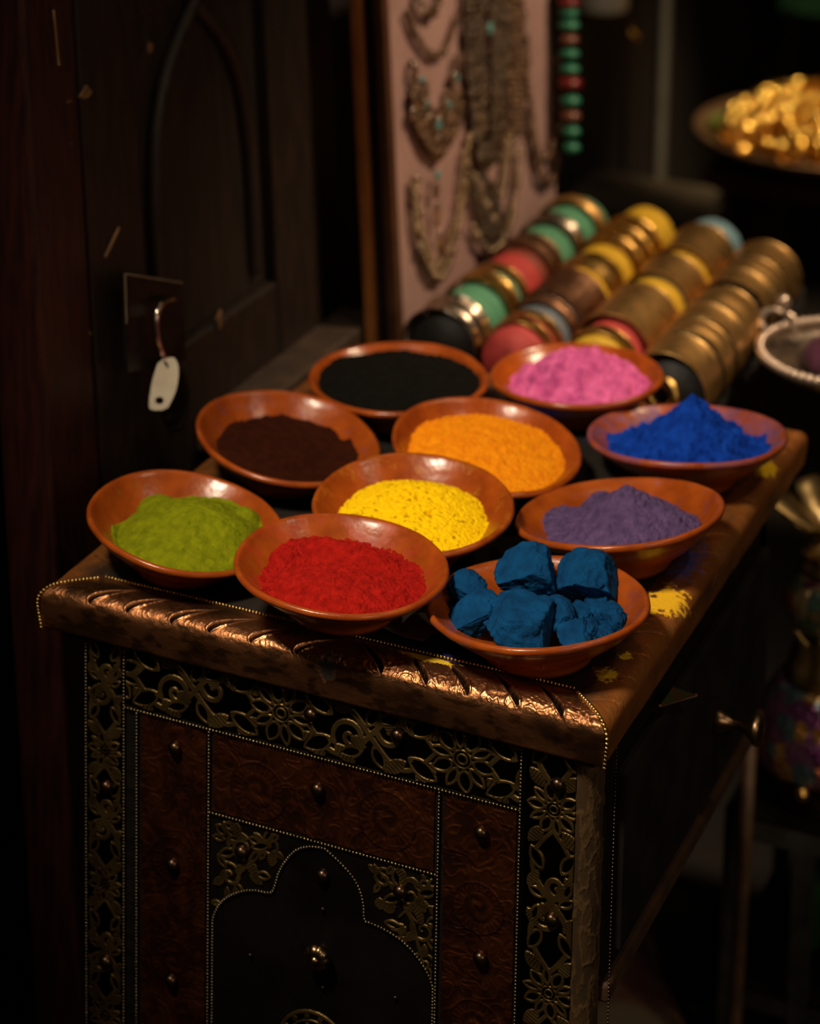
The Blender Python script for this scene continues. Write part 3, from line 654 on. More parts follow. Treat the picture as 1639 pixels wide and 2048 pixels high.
BL = {'green': ('terracotta bowl of green powder at the left front corner of the cabinet', (.10, .14, .004), .35),
 'brown': ('terracotta bowl of dark brown powder behind the green one', (.10, .06, .16), .45),
 'black': ('terracotta bowl filled level with black powder, left rear', (.03, .02, .02), .3),
 'red': ('terracotta bowl of red powder, foremost, propped on its neighbours rims', (.42, .02, .008), .75),
 'yellow': ('terracotta bowl of bright yellow powder in the middle of the group', (.62, .30, .01), .45),
 'orange': ('terracotta bowl of orange powder behind the yellow one', (.6, .2, .01), .35),
 'purple': ('terracotta bowl of purple powder by the right edge', (.10, .06, .17), .4),
 'pink': ('terracotta bowl of pink powder in front of the brass cuffs', (.4, .10, .2), .25),
 'blue': ('terracotta bowl of blue powder at the right rear, rim smeared blue', (.06, .08, .30), 1.0),
 'rocks': ('terracotta bowl of dark blue pigment lumps at the right front', (.03, .05, .13), .55)}
for k, (x, y, R, tx, ty, lift) in BOWLS.items():
    pr = BP.copy(); pr[:, 0] *= R/.084
    if k == 'red': pr[:, 1] *= .95
    seg = 128; V, F = lathe(pr, seg)
    a = np.arctan2(V[:, 1], V[:, 0]); ph = RNG.random()*6
    V[:, :2] *= (1+.006*np.sin(2*a+ph)+.003*np.sin(5*a+2*ph))[:, None]; V[:, 2] += .0007*np.sin(3*a+ph)*np.clip(V[:, 2]/BH, 0, 1)
    V += (.0004*fbm(V*60, 3, 101))[:, None]*np.array([1, 1, .4])
    if k == 'yellow': V[:, :2] *= (1-.10*np.exp(-((np.degrees(a)+93)/22)**2)*np.clip(V[:, 2]/BH, 0, 1))[:, None]   # dented side, under the red bowl
    idx = np.tile(np.arange(len(BP)), seg); isin = np.clip((idx-len(outer)+2)/3, 0, 1)*np.clip(1.15-np.hypot(V[:, 0], V[:, 1])/R*.55, 0, 1)+.35*(np.abs(idx-len(outer)+3) < 4)
    o = obj('clay_bowl', bowl_map(k, V), F, clay(k, BL[k][1], BL[k][2]), origin=(x, y, ZT+lift), attr=np.clip(isin, 0, 1))
    tag(o, BL[k][0], 'bowl', 'terracotta pigment bowls')

# ------------------------------------------------------------------ pigment powders
def powder(k, name_label, c1, c2, R, hfun, lumps, lscale, step=.00075, rough=.95, off=(0, 0), edge=.004, cs=90, bump=.0006, bscale=600, fine=.0004, lohi=(.3, .7)):
    bx, by, BR, tx, ty, lift = BOWLS[k]; n = int(2*R/step)
    X, Y = np.meshgrid(np.linspace(-R, R, n), np.linspace(-R, R, n), indexing='ij')
    r = np.hypot(X, Y); a = np.arctan2(Y, X)
    q = p3(X+bx, Y+by)
    h = hfun(X, Y)
    l1 = fbm(q*lscale, 4, 131+len(k)); bill = np.abs(vnoise(q*lscale*1.7+3.3, 7))*2-1
    h = h+.6*fine*fbm(q*900, 2, 141)+lumps*(.55*l1+.55*bill+.25*(np.abs(vnoise(q*lscale*4.1+1.7, 8))*2-1))+fine*fbm(q*420, 3, 140)
    zi = zin(r, BR)*(.95 if k == 'red' else 1)
    zedge = edge*fbm(q*np.array([35, 35, 1]), 4, 150+len(k))
    vis = h+zedge-zi
    h = np.maximum(h, zi+.0003)
    keep = (vis > 0) & (r < .0785*BR/.084)
    h = np.where(keep, np.maximum(h, zi+np.clip(vis, 0, .0012)), zi-.0008)
    V = np.stack([X, Y, h], -1).reshape(-1, 3); F = gridf(n, n); kk = keep.reshape(-1)
    F = F[kk[F].any(1) & (r.reshape(-1)[F] < .079*BR/.084).all(1)]
    used = np.unique(F); idx = -np.ones(len(V), int); idx[used] = np.arange(len(used))
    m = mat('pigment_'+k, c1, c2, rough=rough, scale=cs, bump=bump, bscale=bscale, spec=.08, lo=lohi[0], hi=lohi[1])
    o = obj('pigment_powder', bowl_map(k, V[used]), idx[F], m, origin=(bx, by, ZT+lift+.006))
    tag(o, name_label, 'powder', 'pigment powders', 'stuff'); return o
cone = lambda X, Y, x0, y0, H, s: H-s*np.hypot(X-x0, Y-y0)
def soft(a, b, k=.004): return np.log(np.exp(a/k)+np.exp(b/k))*k
dome = lambda X, Y, x0, y0, H, rad, p=2: H*np.clip(1-(np.hypot(X-x0, Y-y0)/rad)**p, 0, 1)
powder('green', 'olive green powder heaped smoothly in the leftmost front bowl', (.225, .25, .004), (.13, .16, .003), .079,
       lambda X, Y: np.maximum(.0215+dome(X, Y, .006, .010, .031, .068, 1.25)+dome(X, Y, .045, .012, .008, .03), .023+dome(X, Y, -.040, .030, .011, .024))+dome(X, Y, .032, .052, .010, .012), .0016, 75, cs=150, bump=.0007, bscale=420, edge=.006, step=.0006)
powder('red', 'crimson red powder with a broken crest in the foremost bowl', (.44, .012, .007), (.25, .006, .004), .079,
       lambda X, Y: .0245+.0135*np.clip(1-(np.hypot((X-.006)/1.25, Y+.014)/.044)**2.2, 0, 1)*(1-.9*sstep(.000, .010, Y-.12*np.abs(X-.006)))+.0135*np.exp(-((Y-.034-.06*X)/.0105)**2)*np.exp(-((X+.012)/.042)**4)+.006*np.exp(-((np.hypot(X-.052, Y-.010))/.016)**2)+.0055*np.exp(-((np.hypot(X+.052, Y-.012))/.012)**2)
       -.014*np.exp(-(((X+.030+.6*(Y-.002))/.015)**2+((Y-.002-.35*(X+.030))/.0075)**2)), .0017, 150, cs=170, fine=.0009, bump=.0012, bscale=700, step=.0005)
powder('yellow', 'bright lemon yellow powder with pitted crust in the middle bowl', (1.0, .64, .003), (.36, .19, .002), .079,  # dark second colour paints the shade of pits as specks
       lambda X, Y: .0215+dome(X, Y, -.002, .004, .0195, .066, 2.2)-.0028*np.clip(fbm(p3(X*210, Y*210), 3, 301)-.12, 0, 1)*4*np.exp(-((np.hypot(X-.004, Y-.004))/.034)**2), .0010, 120, cs=240, fine=.0010, edge=.007, bump=.0010, bscale=420, step=.0006, lohi=(.33, .41))
powder('orange', 'orange powder in a low rounded mound behind the yellow', (.93, .33, .006), (.78, .22, .004), .079,
       lambda X, Y: .0275+dome(X, Y, .0, .002, .0175, .078, 2.0), .0012, 150, cs=120, fine=.0014, bump=.0008, bscale=350)
powder('purple', 'dusty purple powder ridged to a peak near the right edge', (.120, .074, .185), (.065, .040, .105), .080,
       lambda X, Y: soft(.0205+cone(X, Y, .002, .010, .041, .66), .0205+dome(X, Y, .036, .008, .021, .045, 1.3)+dome(X, Y, -.05, .012, .008, .03), .003)+dome(X, Y, -.034, .040, .012, .014), .0030, 95, cs=130, fine=.0011, edge=.009, bump=.0008, bscale=420, step=.0006)
powder('pink', 'clumpy magenta pink powder piled high in the rear bowl', (.78, .165, .41), (.40, .055, .21), .079,  # darker second colour paints shade into the pits between clumps
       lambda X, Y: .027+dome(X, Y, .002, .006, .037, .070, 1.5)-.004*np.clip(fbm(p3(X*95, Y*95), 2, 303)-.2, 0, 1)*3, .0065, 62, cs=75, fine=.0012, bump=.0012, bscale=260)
powder('blue', 'ultramarine blue powder in a steep crumbly cone, right rear', (.006, .058, .43), (.002, .024, .22), .084,
       lambda X, Y: soft(.0285+dome(X, Y, 0, 0, .006, .08), cone(X, Y, .002, .006, .077, .84), .003), .0075, 62, cs=90, fine=.0010, bump=.0014, bscale=240, step=.0006)
powder('black', 'charcoal black powder lying almost level in the rear left bowl', (.0062, .0055, .0042), (.0035, .003, .0025), .082,
       lambda X, Y: .0355+dome(X, Y, 0, 0, .003, .08), .0012, 60, cs=100, fine=.0008, edge=.004)
powder('brown', 'dark chocolate brown powder lying low behind the green bowl', (.040, .0075, .0025), (.024, .005, .002), .079,
       lambda X, Y: .0265+.003*np.exp(-((X-.02-.3*Y)/.006)**2)-.004*np.exp(-((X-.03)/.012)**2)+dome(X, Y, -.02, -.01, .003, .05), .0014, 50, cs=100, fine=.0005)

# ------------------------------------------------------------------ pigment lumps
lump_m = mat('pigment_lump_blue', (.003, .070, .205), (.002, .032, .105), rough=.9, scale=70, bump=.0022, bscale=170, spec=.1, lo=.3, hi=.7)
bm = bmesh.new(); bmesh.ops.create_icosphere(bm, subdivisions=5, radius=1.0)
ICO_V = np.array([v.co[:] for v in bm.verts]); ICO_F = np.array([[v.index for v in f.verts] for f in bm.faces]); bm.free()
def lump(px, py, h, w, hh, d, seed, label, rot=0.0, cuts=(), nr=9):
    r = np.random.default_rng(seed); V = ICO_V.copy()
    planes = [(np.array(n, float), c) for n, c in cuts]
    for _ in range(nr):
        n = r.normal(size=3); planes.append((n, r.uniform(.52, .78) if not cuts else r.uniform(.70, .86)))
    for n, c in planes:
        n = n/np.linalg.norm(n); over = np.clip(V@n-c, 0, None); V = V-over[:, None]*n*.97
    q = V*1.3+seed*3.1
    V *= (1+.09*fbm(q*1.1, 3, seed)+.070*fbm(q*4.5, 5, seed+3)+.012*fbm(q*16, 3, seed+4))[:, None]
    pit = np.clip(fbm(q*3.0, 3, seed+6)-.22, 0, 1); V *= (1-.34*pit)[:, None]
    crk = np.clip(1-np.abs(fbm(q*1.8, 3, seed+9))*14, 0, 1); V *= (1-.05*crk)[:, None]
    V -= (V.max(0)+V.min(0))/2; V /= (V.max(0)-V.min(0))/2
    V *= np.array([w, d, hh])/2
    c, s_ = math.cos(rot), math.sin(rot); V = np.stack([V[:, 0]*c-V[:, 2]*s_, V[:, 1], V[:, 0]*s_+V[:, 2]*c], 1)
    cy, sy = math.cos(-YAW), math.sin(-YAW)
    V = np.stack([V[:, 0]*cy-V[:, 1]*sy, V[:, 0]*sy+V[:, 1]*cy, V[:, 2]], 1)
    V += onz(px, py, ZT+h)
    o = obj('pigment_lump', V, ICO_F, lump_m); tag(o, label, 'pigment lump', 'blue pigment lumps'); return o
PX = .000368
lump(1038, 1246, .031, 158*PX, 110*PX, .054, 1, 'largest blue lump, at the front of the heap in the rock bowl', 0, [((-.12, -.95, .12), .52), ((.05, -.25, 1), .60), ((.92, -.38, .05), .58), ((-.72, -.2, .5), .62), ((.3, .9, .2), .7)], 4)
lump(952, 1226, .029, 150*PX, 76*PX, .038, 2, 'long tilted blue lump left of the largest one, faint red fleck on top', .60, [((-.1, -.6, .8), .50), ((-.2, -.95, -.2), .55), ((.8, .1, .6), .7)], 5)
lump(1050, 1140, .047, 136*PX, 100*PX, .050, 3, 'upper left blue lump, ridged and pitted, on top of the heap', .05, [((-.50, -.25, .83), .50), ((.96, -.1, .22), .62), ((-.1, -.97, -.25), .55), ((.45, -.6, .66), .72)], 5)
lump(1174, 1150, .044, 140*PX, 100*PX, .056, 4, 'upper right blue lump with one big slanting flat face', 0, [((-.74, -.12, .66), .44), ((-.12, -.86, -.48), .46), ((.92, -.25, .25), .66), ((.35, -.75, .55), .62)], 5)
lump(933, 1180, .034, 88*PX, 78*PX, .038, 5, 'rounded blue lump at the far left of the rock bowl')
lump(910, 1214, .024, 44*PX, 40*PX, .022, 6, 'small blue crumb tucked under the far left lump')
lump(1118, 1226, .032, 72*PX, 70*PX, .040, 7, 'squat blue lump touching the right side of the largest one')
lump(1164, 1228, .026, 50*PX, 50*PX, .030, 8, 'small blue lump in the middle of the right hand group')
lump(1196, 1210, .029, 62*PX, 48*PX, .034, 9, 'blue lump lying behind the right hand group')
lump(1218, 1238, .028, 66*PX, 70*PX, .036, 10, 'blocky blue lump at the right of the group, near the bowl wall')
lump(1243, 1242, .026, 26*PX, 38*PX, .018, 11, 'thin blue chip furthest right in the rock bowl')
lump(1152, 1272, .026, 84*PX, 60*PX, .036, 12, 'wedge shaped blue lump at the front right, pale top', 0, [((-.2, -.6, .75), .5), ((.8, -.3, .5), .6)], 5)
lump(1180, 1258, .026, 48*PX, 50*PX, .028, 13, 'small pointed blue lump behind the front right wedge')
lump(1208, 1272, .024, 40*PX, 32*PX, .020, 14, 'flat little blue chip beside the front right wedge')
lump(1085, 1198, .026, 96*PX, 66*PX, .040, 15, 'shadowed blue lump buried under the two upper ones')

# pale paper scrap between the red bowl and the rocks
P0 = onz(818, 1262, ZT+.001); n = 14
U, W_ = np.meshgrid(np.linspace(-1, 1, n), np.linspace(-1, 1, n), indexing='ij')
V = np.stack([P0[0]+U*.024+W_*.006, P0[1]+.012+W_*.022-U*.006, ZT+.0010+.0035*np.abs(fbm(p3(U*1.4, W_*1.4), 3, 5))+.002*(U*U)], -1).reshape(-1, 3)
o = obj('paper_scrap', V, gridf(n, n), mat('dusty_paper', (.30, .25, .22), (.22, .18, .17), rough=.9, scale=40)); md = o.modifiers.new('thick', 'SOLIDIFY'); md.thickness = .0005; md.offset = 1
tag(o, 'crumpled pale grey paper scrap lying between the red bowl and rock bowl', 'paper')

# ------------------------------------------------------------------ bangle display behind the bowls
TZ = .690
tb = empty('bangle_table', (-.28, .85, 0), 'low black draped table behind the cabinet carrying the bangle rolls', 'table')
clothm = mat('black_cloth', (.012, .009, .008), (.006, .005, .004), rough=.9, scale=60, bump=.001)
MB().box((-.475, .62, TZ-.03), (-.128, 1.08, TZ)).build('table_top', clothm, tb, bevel=.006)
for x in (-.465, -.26):
    for y in (.63, 1.04): MB().box((x, y, 0), (x+.03, y+.03, TZ-.03)).build('leg', blackwood, tb)
RR = .0355
rowX = [-.397, -.315, -.232, -.150]
COLS = {'green': (.10, .34, .19), 'red': (.52, .055, .05), 'rust': (.26, .05, .025), 'yellow': (.72, .44, .02), 'grey': (.14, .17, .20), 'blue': (.16, .30, .36), 'black': (.012, .012, .012), 'brown': (.17, .08, .035)}
for c, v in COLS.items(): mat('satin_'+c, v, tuple(x*.7 for x in v), rough=.62, scale=40, stretch=(1, 5, 1), bump=.0008, bscale=120)
def roll_mesh(x, y0, y1, r, seed):
    n = max(8, int((y1-y0)/.004)); yy = np.linspace(y0, y1, n); a = np.linspace(0, 2*np.pi, 40, endpoint=False)
    Y, A = np.meshgrid(yy, a, indexing='ij')
    t = (Y-y0)/(y1-y0); puff = r*(.982+.022*np.sin(np.pi*t)**.5)+.0012*fbm(np.stack([np.cos(A)*2, np.sin(A)*2, Y*60], -1), 3, seed)
    V = np.stack([x+puff*np.cos(A), Y, TZ+r+.0025+puff*np.sin(A)], -1).reshape(-1, 3); F = [tuple(f) for f in gridf(n, 40, cv=True)]
    F += [tuple(range(40)), tuple(range((n-1)*40, n*40))]
    return V, F
ROWS = [  # bands of satin from the near end to the far end
 [('black', .634, .664), ('green', .664, .775), ('red', .775, .835), ('rust', .835, .895), ('green', .895, 1.055)],
 [('red', .625, .680), ('grey', .680, .800), ('yellow', .800, 1.055)],
 [('yellow', .640, .668), ('red', .668, .775), ('yellow', .775, .835), ('blue', .835, .88), ('yellow', .88, .96), ('blue', .96, 1.050)],
 [('black', .625, 1.0)]]
RLAB = ['satin bangle roll nearest the necklace board, green and red bands', 'second satin bangle roll from the necklace board, mostly yellow', 'third satin bangle roll, carrying the wide plain brass cuffs', 'fourth black bangle roll, outermost, crowded with brass cuffs']
for i, bands in enumerate(ROWS):
    R0 = empty('bangle_roll', (rowX[i], .83, TZ), RLAB[i], 'bangle roll', 'satin bangle rolls')
    for j, (c, a, b) in enumerate(bands):
        V, F = roll_mesh(rowX[i], a, b, RR, 200+i*10+j); obj('satin_band', V, F, MATS['satin_'+c], R0, label=c+' satin band')
def cuff(row, y, L, label, m=None, ridges=0, flare=.06, gap=70, r=.0385, twist=0, name='cuff', knurl=0):
    m = m or goldbrass; nl = max(10, int(L/.0016)); ns = 72
    a0 = math.radians(-90+gap/2+twist); a = np.linspace(a0, a0+math.radians(360-gap), ns); yy = np.linspace(-L/2, L/2, nl)
    A, Y = np.meshgrid(a, yy, indexing='ij'); t = np.abs(Y)/(L/2)
    rad = r*(1+flare*(t**3))
    if ridges: rad = rad+.0016*np.cos(Y/L*2*np.pi*ridges)
    if knurl: rad = rad+.0012*np.clip(np.cos(A*knurl)*np.cos(Y/L*2*np.pi*max(2, L*160)), -.2, 1)
    rad = rad+.0006*fbm(np.stack([np.cos(A)*3, np.sin(A)*3, Y*50], -1), 2, 7)
    th = .0014
    out = np.stack([rad*np.cos(A), Y, rad*np.sin(A)], -1).reshape(-1, 3); inn = np.stack([(rad-th)*np.cos(A), Y, (rad-th)*np.sin(A)], -1).reshape(-1, 3)
    F = [tuple(f) for f in gridf(ns, nl)]; N = ns*nl; F += [tuple(int(i)+N for i in f[::-1]) for f in F]
    for i in range(ns-1): F += [(i*nl, (i+1)*nl, N+(i+1)*nl, N+i*nl), (i*nl+nl-1, N+i*nl+nl-1, N+(i+1)*nl+nl-1, (i+1)*nl+nl-1)]
    for j in range(nl-1): F += [(j, N+j, N+j+1, j+1), ((ns-1)*nl+j, (ns-1)*nl+j+1, N+(ns-1)*nl+j+1, N+(ns-1)*nl+j)]
    c = np.array([rowX[row], y, TZ+RR+.0045])
    o = obj(name, np.vstack([out, inn])+c, F, m, origin=c+[0, 0, -.036]); tag(o, label, 'bracelet', 'cuffs on the bangle rolls'); return o
silver = mat('aged_silver', (.60, .50, .40), (.25, .2, .16), rough=.28, metal=1, scale=80)
brown_cuff = mat('copper_cuff', (.42, .22, .12), (.2, .10, .06), rough=.38, metal=1, scale=90, bump=.0006)
gold = mat('bright_gold', (.80, .50, .15), (.55, .32, .08), rough=.3, metal=1, scale=70, bump=.0004)
cuff(0, .645, .044, 'dark silver ridged cuff at the near end of the first roll', silver, ridges=2)
cuff(0, .738, .028, 'knurled gold cuff on the green band, second from the near end', gold, knurl=22)
cuff(0, .778, .012, 'narrow gold ring between the green and the red band', gold, knurl=22, flare=0)
cuff(0, .872, .040, 'dark copper cuff on the rust band of the first roll', brown_cuff, ridges=1)
cuff(0, .950, .030, 'silver striped cuff on the far green band', silver, ridges=5)
cuff(0, 1.020, .020, 'brassy cuff furthest away on the first roll', goldbrass, ridges=2)
cuff(1, .640, .012, 'first thin gold ring on the near red band of the second roll', gold, flare=0)
cuff(1, .664, .012, 'second thin gold ring on the near red band of the second roll', gold, flare=0)
cuff(1, .706, .018, 'slim copper cuff on grey satin, just behind the gold rings', brown_cuff, ridges=1)
cuff(1, .762, .076, 'broad brown copper cuff with chased pattern on grey satin', brown_cuff, knurl=16)
cuff(1, .848, .050, 'domed gold cuff where grey satin meets yellow', gold, flare=-.05, ridges=1)
cuff(1, .915, .020, 'beaded gold cuff on the yellow band, nearer one', gold, knurl=18)
cuff(1, .950, .020, 'beaded gold cuff on the yellow band, middle one', gold, knurl=18)
cuff(1, .985, .020, 'beaded gold cuff on the yellow band, far one', gold, knurl=18)
cuff(2, .654, .016, 'thin gold ring on the near end of the third roll behind the pink powder', gold, flare=0)
cuff(2, .737, .100, 'widest plain brass cuff, on the third roll behind the pink powder', goldbrass, r=.0415, flare=.03)
cuff(2, .862, .064, 'plain brass cuff in the middle of the third roll', goldbrass)
cuff(2, .962, .086, 'large brass cuff at the far end of the third roll', goldbrass)
for k, (y, L) in enumerate(((.640, .054), (.700, .036), (.742, .036), (.794, .054), (.858, .038), (.905, .040), (.955, .044))):
    cuff(3, y, L, 'brass cuff on the outermost roll, ' + ('nearest the blue powder', 'second from the near end', 'third from the near end', 'the wide one in the middle', 'narrow one past the middle', 'second from the far end', 'furthest away')[k], goldbrass, ridges=(1 if k % 2 else 0), r=.040)
# loose ring on the rear edge of the cabinet, by the pink bowl
c = onz(1320, 806, ZT+.012); prf = []
t = np.linspace(0, 2*np.pi, 40, endpoint=False); ph = np.linspace(0, 2*np.pi, 12, endpoint=False)
T_, Ph = np.meshgrid(t, ph, indexing='ij')
V = np.stack([(.013+.005*np.cos(Ph))*np.cos(T_)*1.0, (.005)*np.sin(Ph)+.25*(.013+.005*np.cos(Ph))*np.sin(T_), (.013+.005*np.cos(Ph))*np.sin(T_)], -1).reshape(-1, 3)
o = obj('brass_ring', V+[c[0], c[1]+.005, ZT+.0185], gridf(40, 12, True, True), gold); tag(o, 'small brass ring standing behind the pink and blue bowls', 'ring')

# ------------------------------------------------------------------ necklace board
BX0, BZ0, BS = -.458, .690, .068
bd = empty('necklace_board', (BX0, .90, BZ0), 'tall pink cloth board in a brown wooden frame, hung with necklaces', 'display board')
def bshear(mb):
    mb.v = [np.stack([v[:, 0]-BS*(v[:, 2]-BZ0), v[:, 1], v[:, 2]], 1) for v in mb.v]; return mb
pinkcloth = mat('faded_pink_cloth', (.37, .225, .20), (.30, .18, .16), rough=.9, scale=18, bump=.0006, bscale=300)
frame_m = mat('orange_brown_frame', (.36, .13, .028), (.24, .085, .02), rough=.42, scale=25, stretch=(6, 6, 1))
bshear(MB().box((BX0-.008, .672, BZ0), (BX0, 1.14, 1.16))).build('cloth_panel', pinkcloth, bd)
bshear(MB().box((BX0-.036, .655, BZ0), (BX0-.024, .672, 1.16))).build('frame_strip', frame_m, bd, bevel=.002)
bshear(MB().box((BX0-.010, .658, BZ0), (BX0+.002, .674, 1.16))).build('frame_strip', mat('dark_frame', (.085, .035, .014), (.05, .02, .009), rough=.45, scale=25), bd, bevel=.002)
bshear(MB().box((BX0-.026, .664, BZ0), (BX0-.008, 1.14, 1.16))).build('frame_post', blackwood, bd)
bn = np.array([1, 0, BS]); bn /= np.linalg.norm(bn)
def onboard(px, py, off=.006):
    p0 = np.array([BX0, 0, BZ0])+bn*off; q = ray(px, py); return CC+q*(((p0-CC)@bn)/(q@bn))
b3 = lambda x, y: (690+x/3.304, y/3.304)
def necklace(paths, m, label, r=.0022, pitch=.0052, pend=(), seed=0, jitter=.25):
    rr = np.random.default_rng(seed); mb = MB(); SV, SF = sphere(1.0, 7, 5)
    for P, rad in paths:
        W = np.array([onboard(*b3(x, y), .004+rad) for x, y in smoothpath(P, 2)])
        rad = rad*1.35
        for p in resample(W, pitch*rad/.0022*.72):
            mb.add(SV*rad*(1+jitter*rr.normal()*.5)+p+rr.normal(size=3)*[.0003, .0007, .0007]+[abs(rr.normal())*.001, 0, 0], SF)
    o = mb.build('necklace', m, None, smooth=True); tag(o, label, 'necklace', 'necklaces on the pink board')
    for (x, y, rx, ry, pm, nm) in pend:
        q = onboard(*b3(x, y), .010); V, F = sphere(1.0, 10, 7, (.003, rx, ry)); obj(nm, V+q, F, pm, o, origin=q)
    return o
nmetal = mat('dull_necklace_metal', (.46, .35, .22), (.16, .11, .06), rough=.25, metal=.9, scale=150)
nbrown = mat('brown_beads', (.20, .115, .06), (.07, .04, .024), rough=.25, metal=.5, scale=120)
ndark = mat('dark_beads', (.10, .06, .03), (.03, .02, .012), rough=.28, metal=.2, scale=120)
turq = mat('turquoise_stone', (.10, .30, .28), (.06, .2, .19), rough=.4, scale=90)
amber = mat('amber_stone', (.40, .18, .03), rough=.3, scale=90)
necklace([([(400, 80), (440, 200), (500, 300), (590, 390), (650, 360), (700, 220), (740, 80)], .0022), ([(420, 60), (470, 230), (560, 360), (640, 350), (720, 150)], .0018)], nbrown, 'thin brown bead necklace in a V high on the left of the board', seed=1)
necklace([([(470, -60), (500, 40), (560, 120), (600, 60), (620, -60)], .003)], nbrown, 'short necklace cut off at the top of the board', pend=[(495, 15, .004, .005, silver, 'pendant'), (515, 70, .004, .004, silver, 'pendant'), (585, 60, .006, .007, ndark, 'pendant')], seed=2)
necklace([([(445, 420), (450, 560), (500, 640), (560, 720), (610, 780), (650, 700), (690, 600), (715, 480), (735, 380)], .003), ([(435, 640), (445, 780), (490, 900), (560, 1010), (640, 1000), (720, 900), (765, 700)], .0035), ([(460, 700), (520, 860), (600, 960), (690, 860), (745, 640)], .003), ([(480, 620), (540, 800), (610, 900), (680, 800), (735, 600)], .003)],
    nbrown, 'wide turquoise and silver collar necklace in the middle of the left column', pend=[(505, 530, .004, .005, turq, 'turquoise_bead'), (530, 690, .005, .005, turq, 'turquoise_bead'), (615, 830, .006, .007, turq, 'turquoise_bead'), (685, 690, .005, .006, turq, 'turquoise_bead'), (735, 515, .004, .005, turq, 'turquoise_bead'), (715, 500, .005, .005, silver, 'silver_bead'), (665, 675, .005, .005, silver, 'silver_bead'), (470, 660, .004, .011, silver, 'silver_bead'), (445, 755, .0045, .008, silver, 'silver_bead'), (455, 460, .0045, .009, silver, 'silver_bead'), (550, 785, .004, .005, silver, 'silver_bead'), (620, 790, .0045, .005, silver, 'silver_bead'), (615, 920, .004, .005, silver, 'silver_bead')], seed=3)
necklace([([(440, 1190), (450, 1400), (480, 1600), (530, 1750), (600, 1860), (660, 1790), (720, 1620), (770, 1350), (800, 1100), (810, 900)], .0032), ([(465, 1200), (480, 1420), (510, 1600), (560, 1730), (600, 1790), (640, 1720), (700, 1540), (745, 1330), (780, 1000)], .0030)],
    nmetal, 'long double chain necklace with a silver tassel, lowest on the left', pend=[(605, 1420, .0045, .016, silver, 'tassel'), (622, 1600, .0045, .014, silver, 'tassel'), (610, 1160, .005, .006, turq, 'turquoise_bead'), (488, 1187, .004, .0045, silver, 'silver_bead'), (702, 1665, .0045, .005, silver, 'silver_bead'), (500, 1640, .0045, .005, silver, 'silver_bead'), (600, 1260, .006, .010, nbrown, 'bead_drop')], seed=4)
necklace([([(790+i*26, -40), (800+i*24, 400), (830+i*20, 800), (880+i*10, 1060+25*(i % 2))], .0042) for i in range(5)]+[([(1070-i*26, -40), (1065-i*24, 400), (1040-i*18, 800), (960-i*6, 1080)], .0042) for i in range(5)],
    ndark, 'thick dark many stranded necklace in the second column', pend=[(922, 430, .007, .017, silver, 'silver_plate'), (940, 600, .005, .007, silver, 'silver_bead'), (955, 190, .007, .008, turq, 'turquoise_bead'), (885, 775, .006, .007, amber, 'amber_bead'), (900, 830, .006, .009, amber, 'amber_bead'), (1000, 660, .007, .009, nbrown, 'bead_drop'), (850, 710, .006, .007, nbrown, 'bead_drop')], seed=5)
necklace([([(1060+i*18, 860), (1050+i*12, 1000), (1030+i*8, 1150), (1010+i*8, 1290)], .0020) for i in range(4)]+[([(840, 1500), (880, 1600), (950, 1680), (1020, 1630), (1080, 1500), (1120, 1250), (1140, 1000)], .004), ([(850, 1150), (900, 1300), (960, 1420), (1000, 1480)], .003)],
    nmetal, 'grey chain necklace with a row of fine fringes, low in the second column', pend=[(920, 1640, .006, .009, silver, 'pendant'), (950, 1680, .006, .006, silver, 'pendant')], seed=6)
necklace([([(1190, 250), (1200, 500), (1225, 800), (1245, 1000), (1280, 1170), (1330, 1220), (1380, 1150), (1405, 950), (1410, 700), (1395, 400)], .0040), ([(1215, 820), (1240, 960), (1300, 1080), (1360, 1000), (1385, 820)], .0035)], nbrown, 'brown bead necklace hanging alone in the third column', seed=7)
necklace([([(1120+i*14, -40), (1130+i*14, 300), (1150+i*10, 520)], .0032) for i in range(4)], nbrown, 'bundle of brown strands between the second and third column', seed=8)
necklace([([(800+i*30, 1100+60*(i % 3)), (830+i*34, 1300), (880+i*30, 1480+30*(i % 2)), (930+i*26, 1560)], .0030) for i in range(6)], ndark, 'dark tangle of strands low on the board behind the grey chain', seed=9)
necklace([([(1060+i*20, -40), (1075+i*22, 300), (1090+i*20, 620), (1100+i*16, 880)], .0030) for i in range(5)], nbrown, 'brown hanks between the second and third column of the board', seed=10)
necklace([([(440+i*22, 560+40*(i % 2)), (470+i*20, 800), (520+i*14, 960), (590+i*6, 1040)], .0028) for i in range(5)]+[([(750-i*20, 620), (730-i*16, 800), (680-i*10, 960), (620-i*4, 1040)], .0028) for i in range(5)], nbrown, 'brown fringe hanging from the turquoise collar', seed=11)
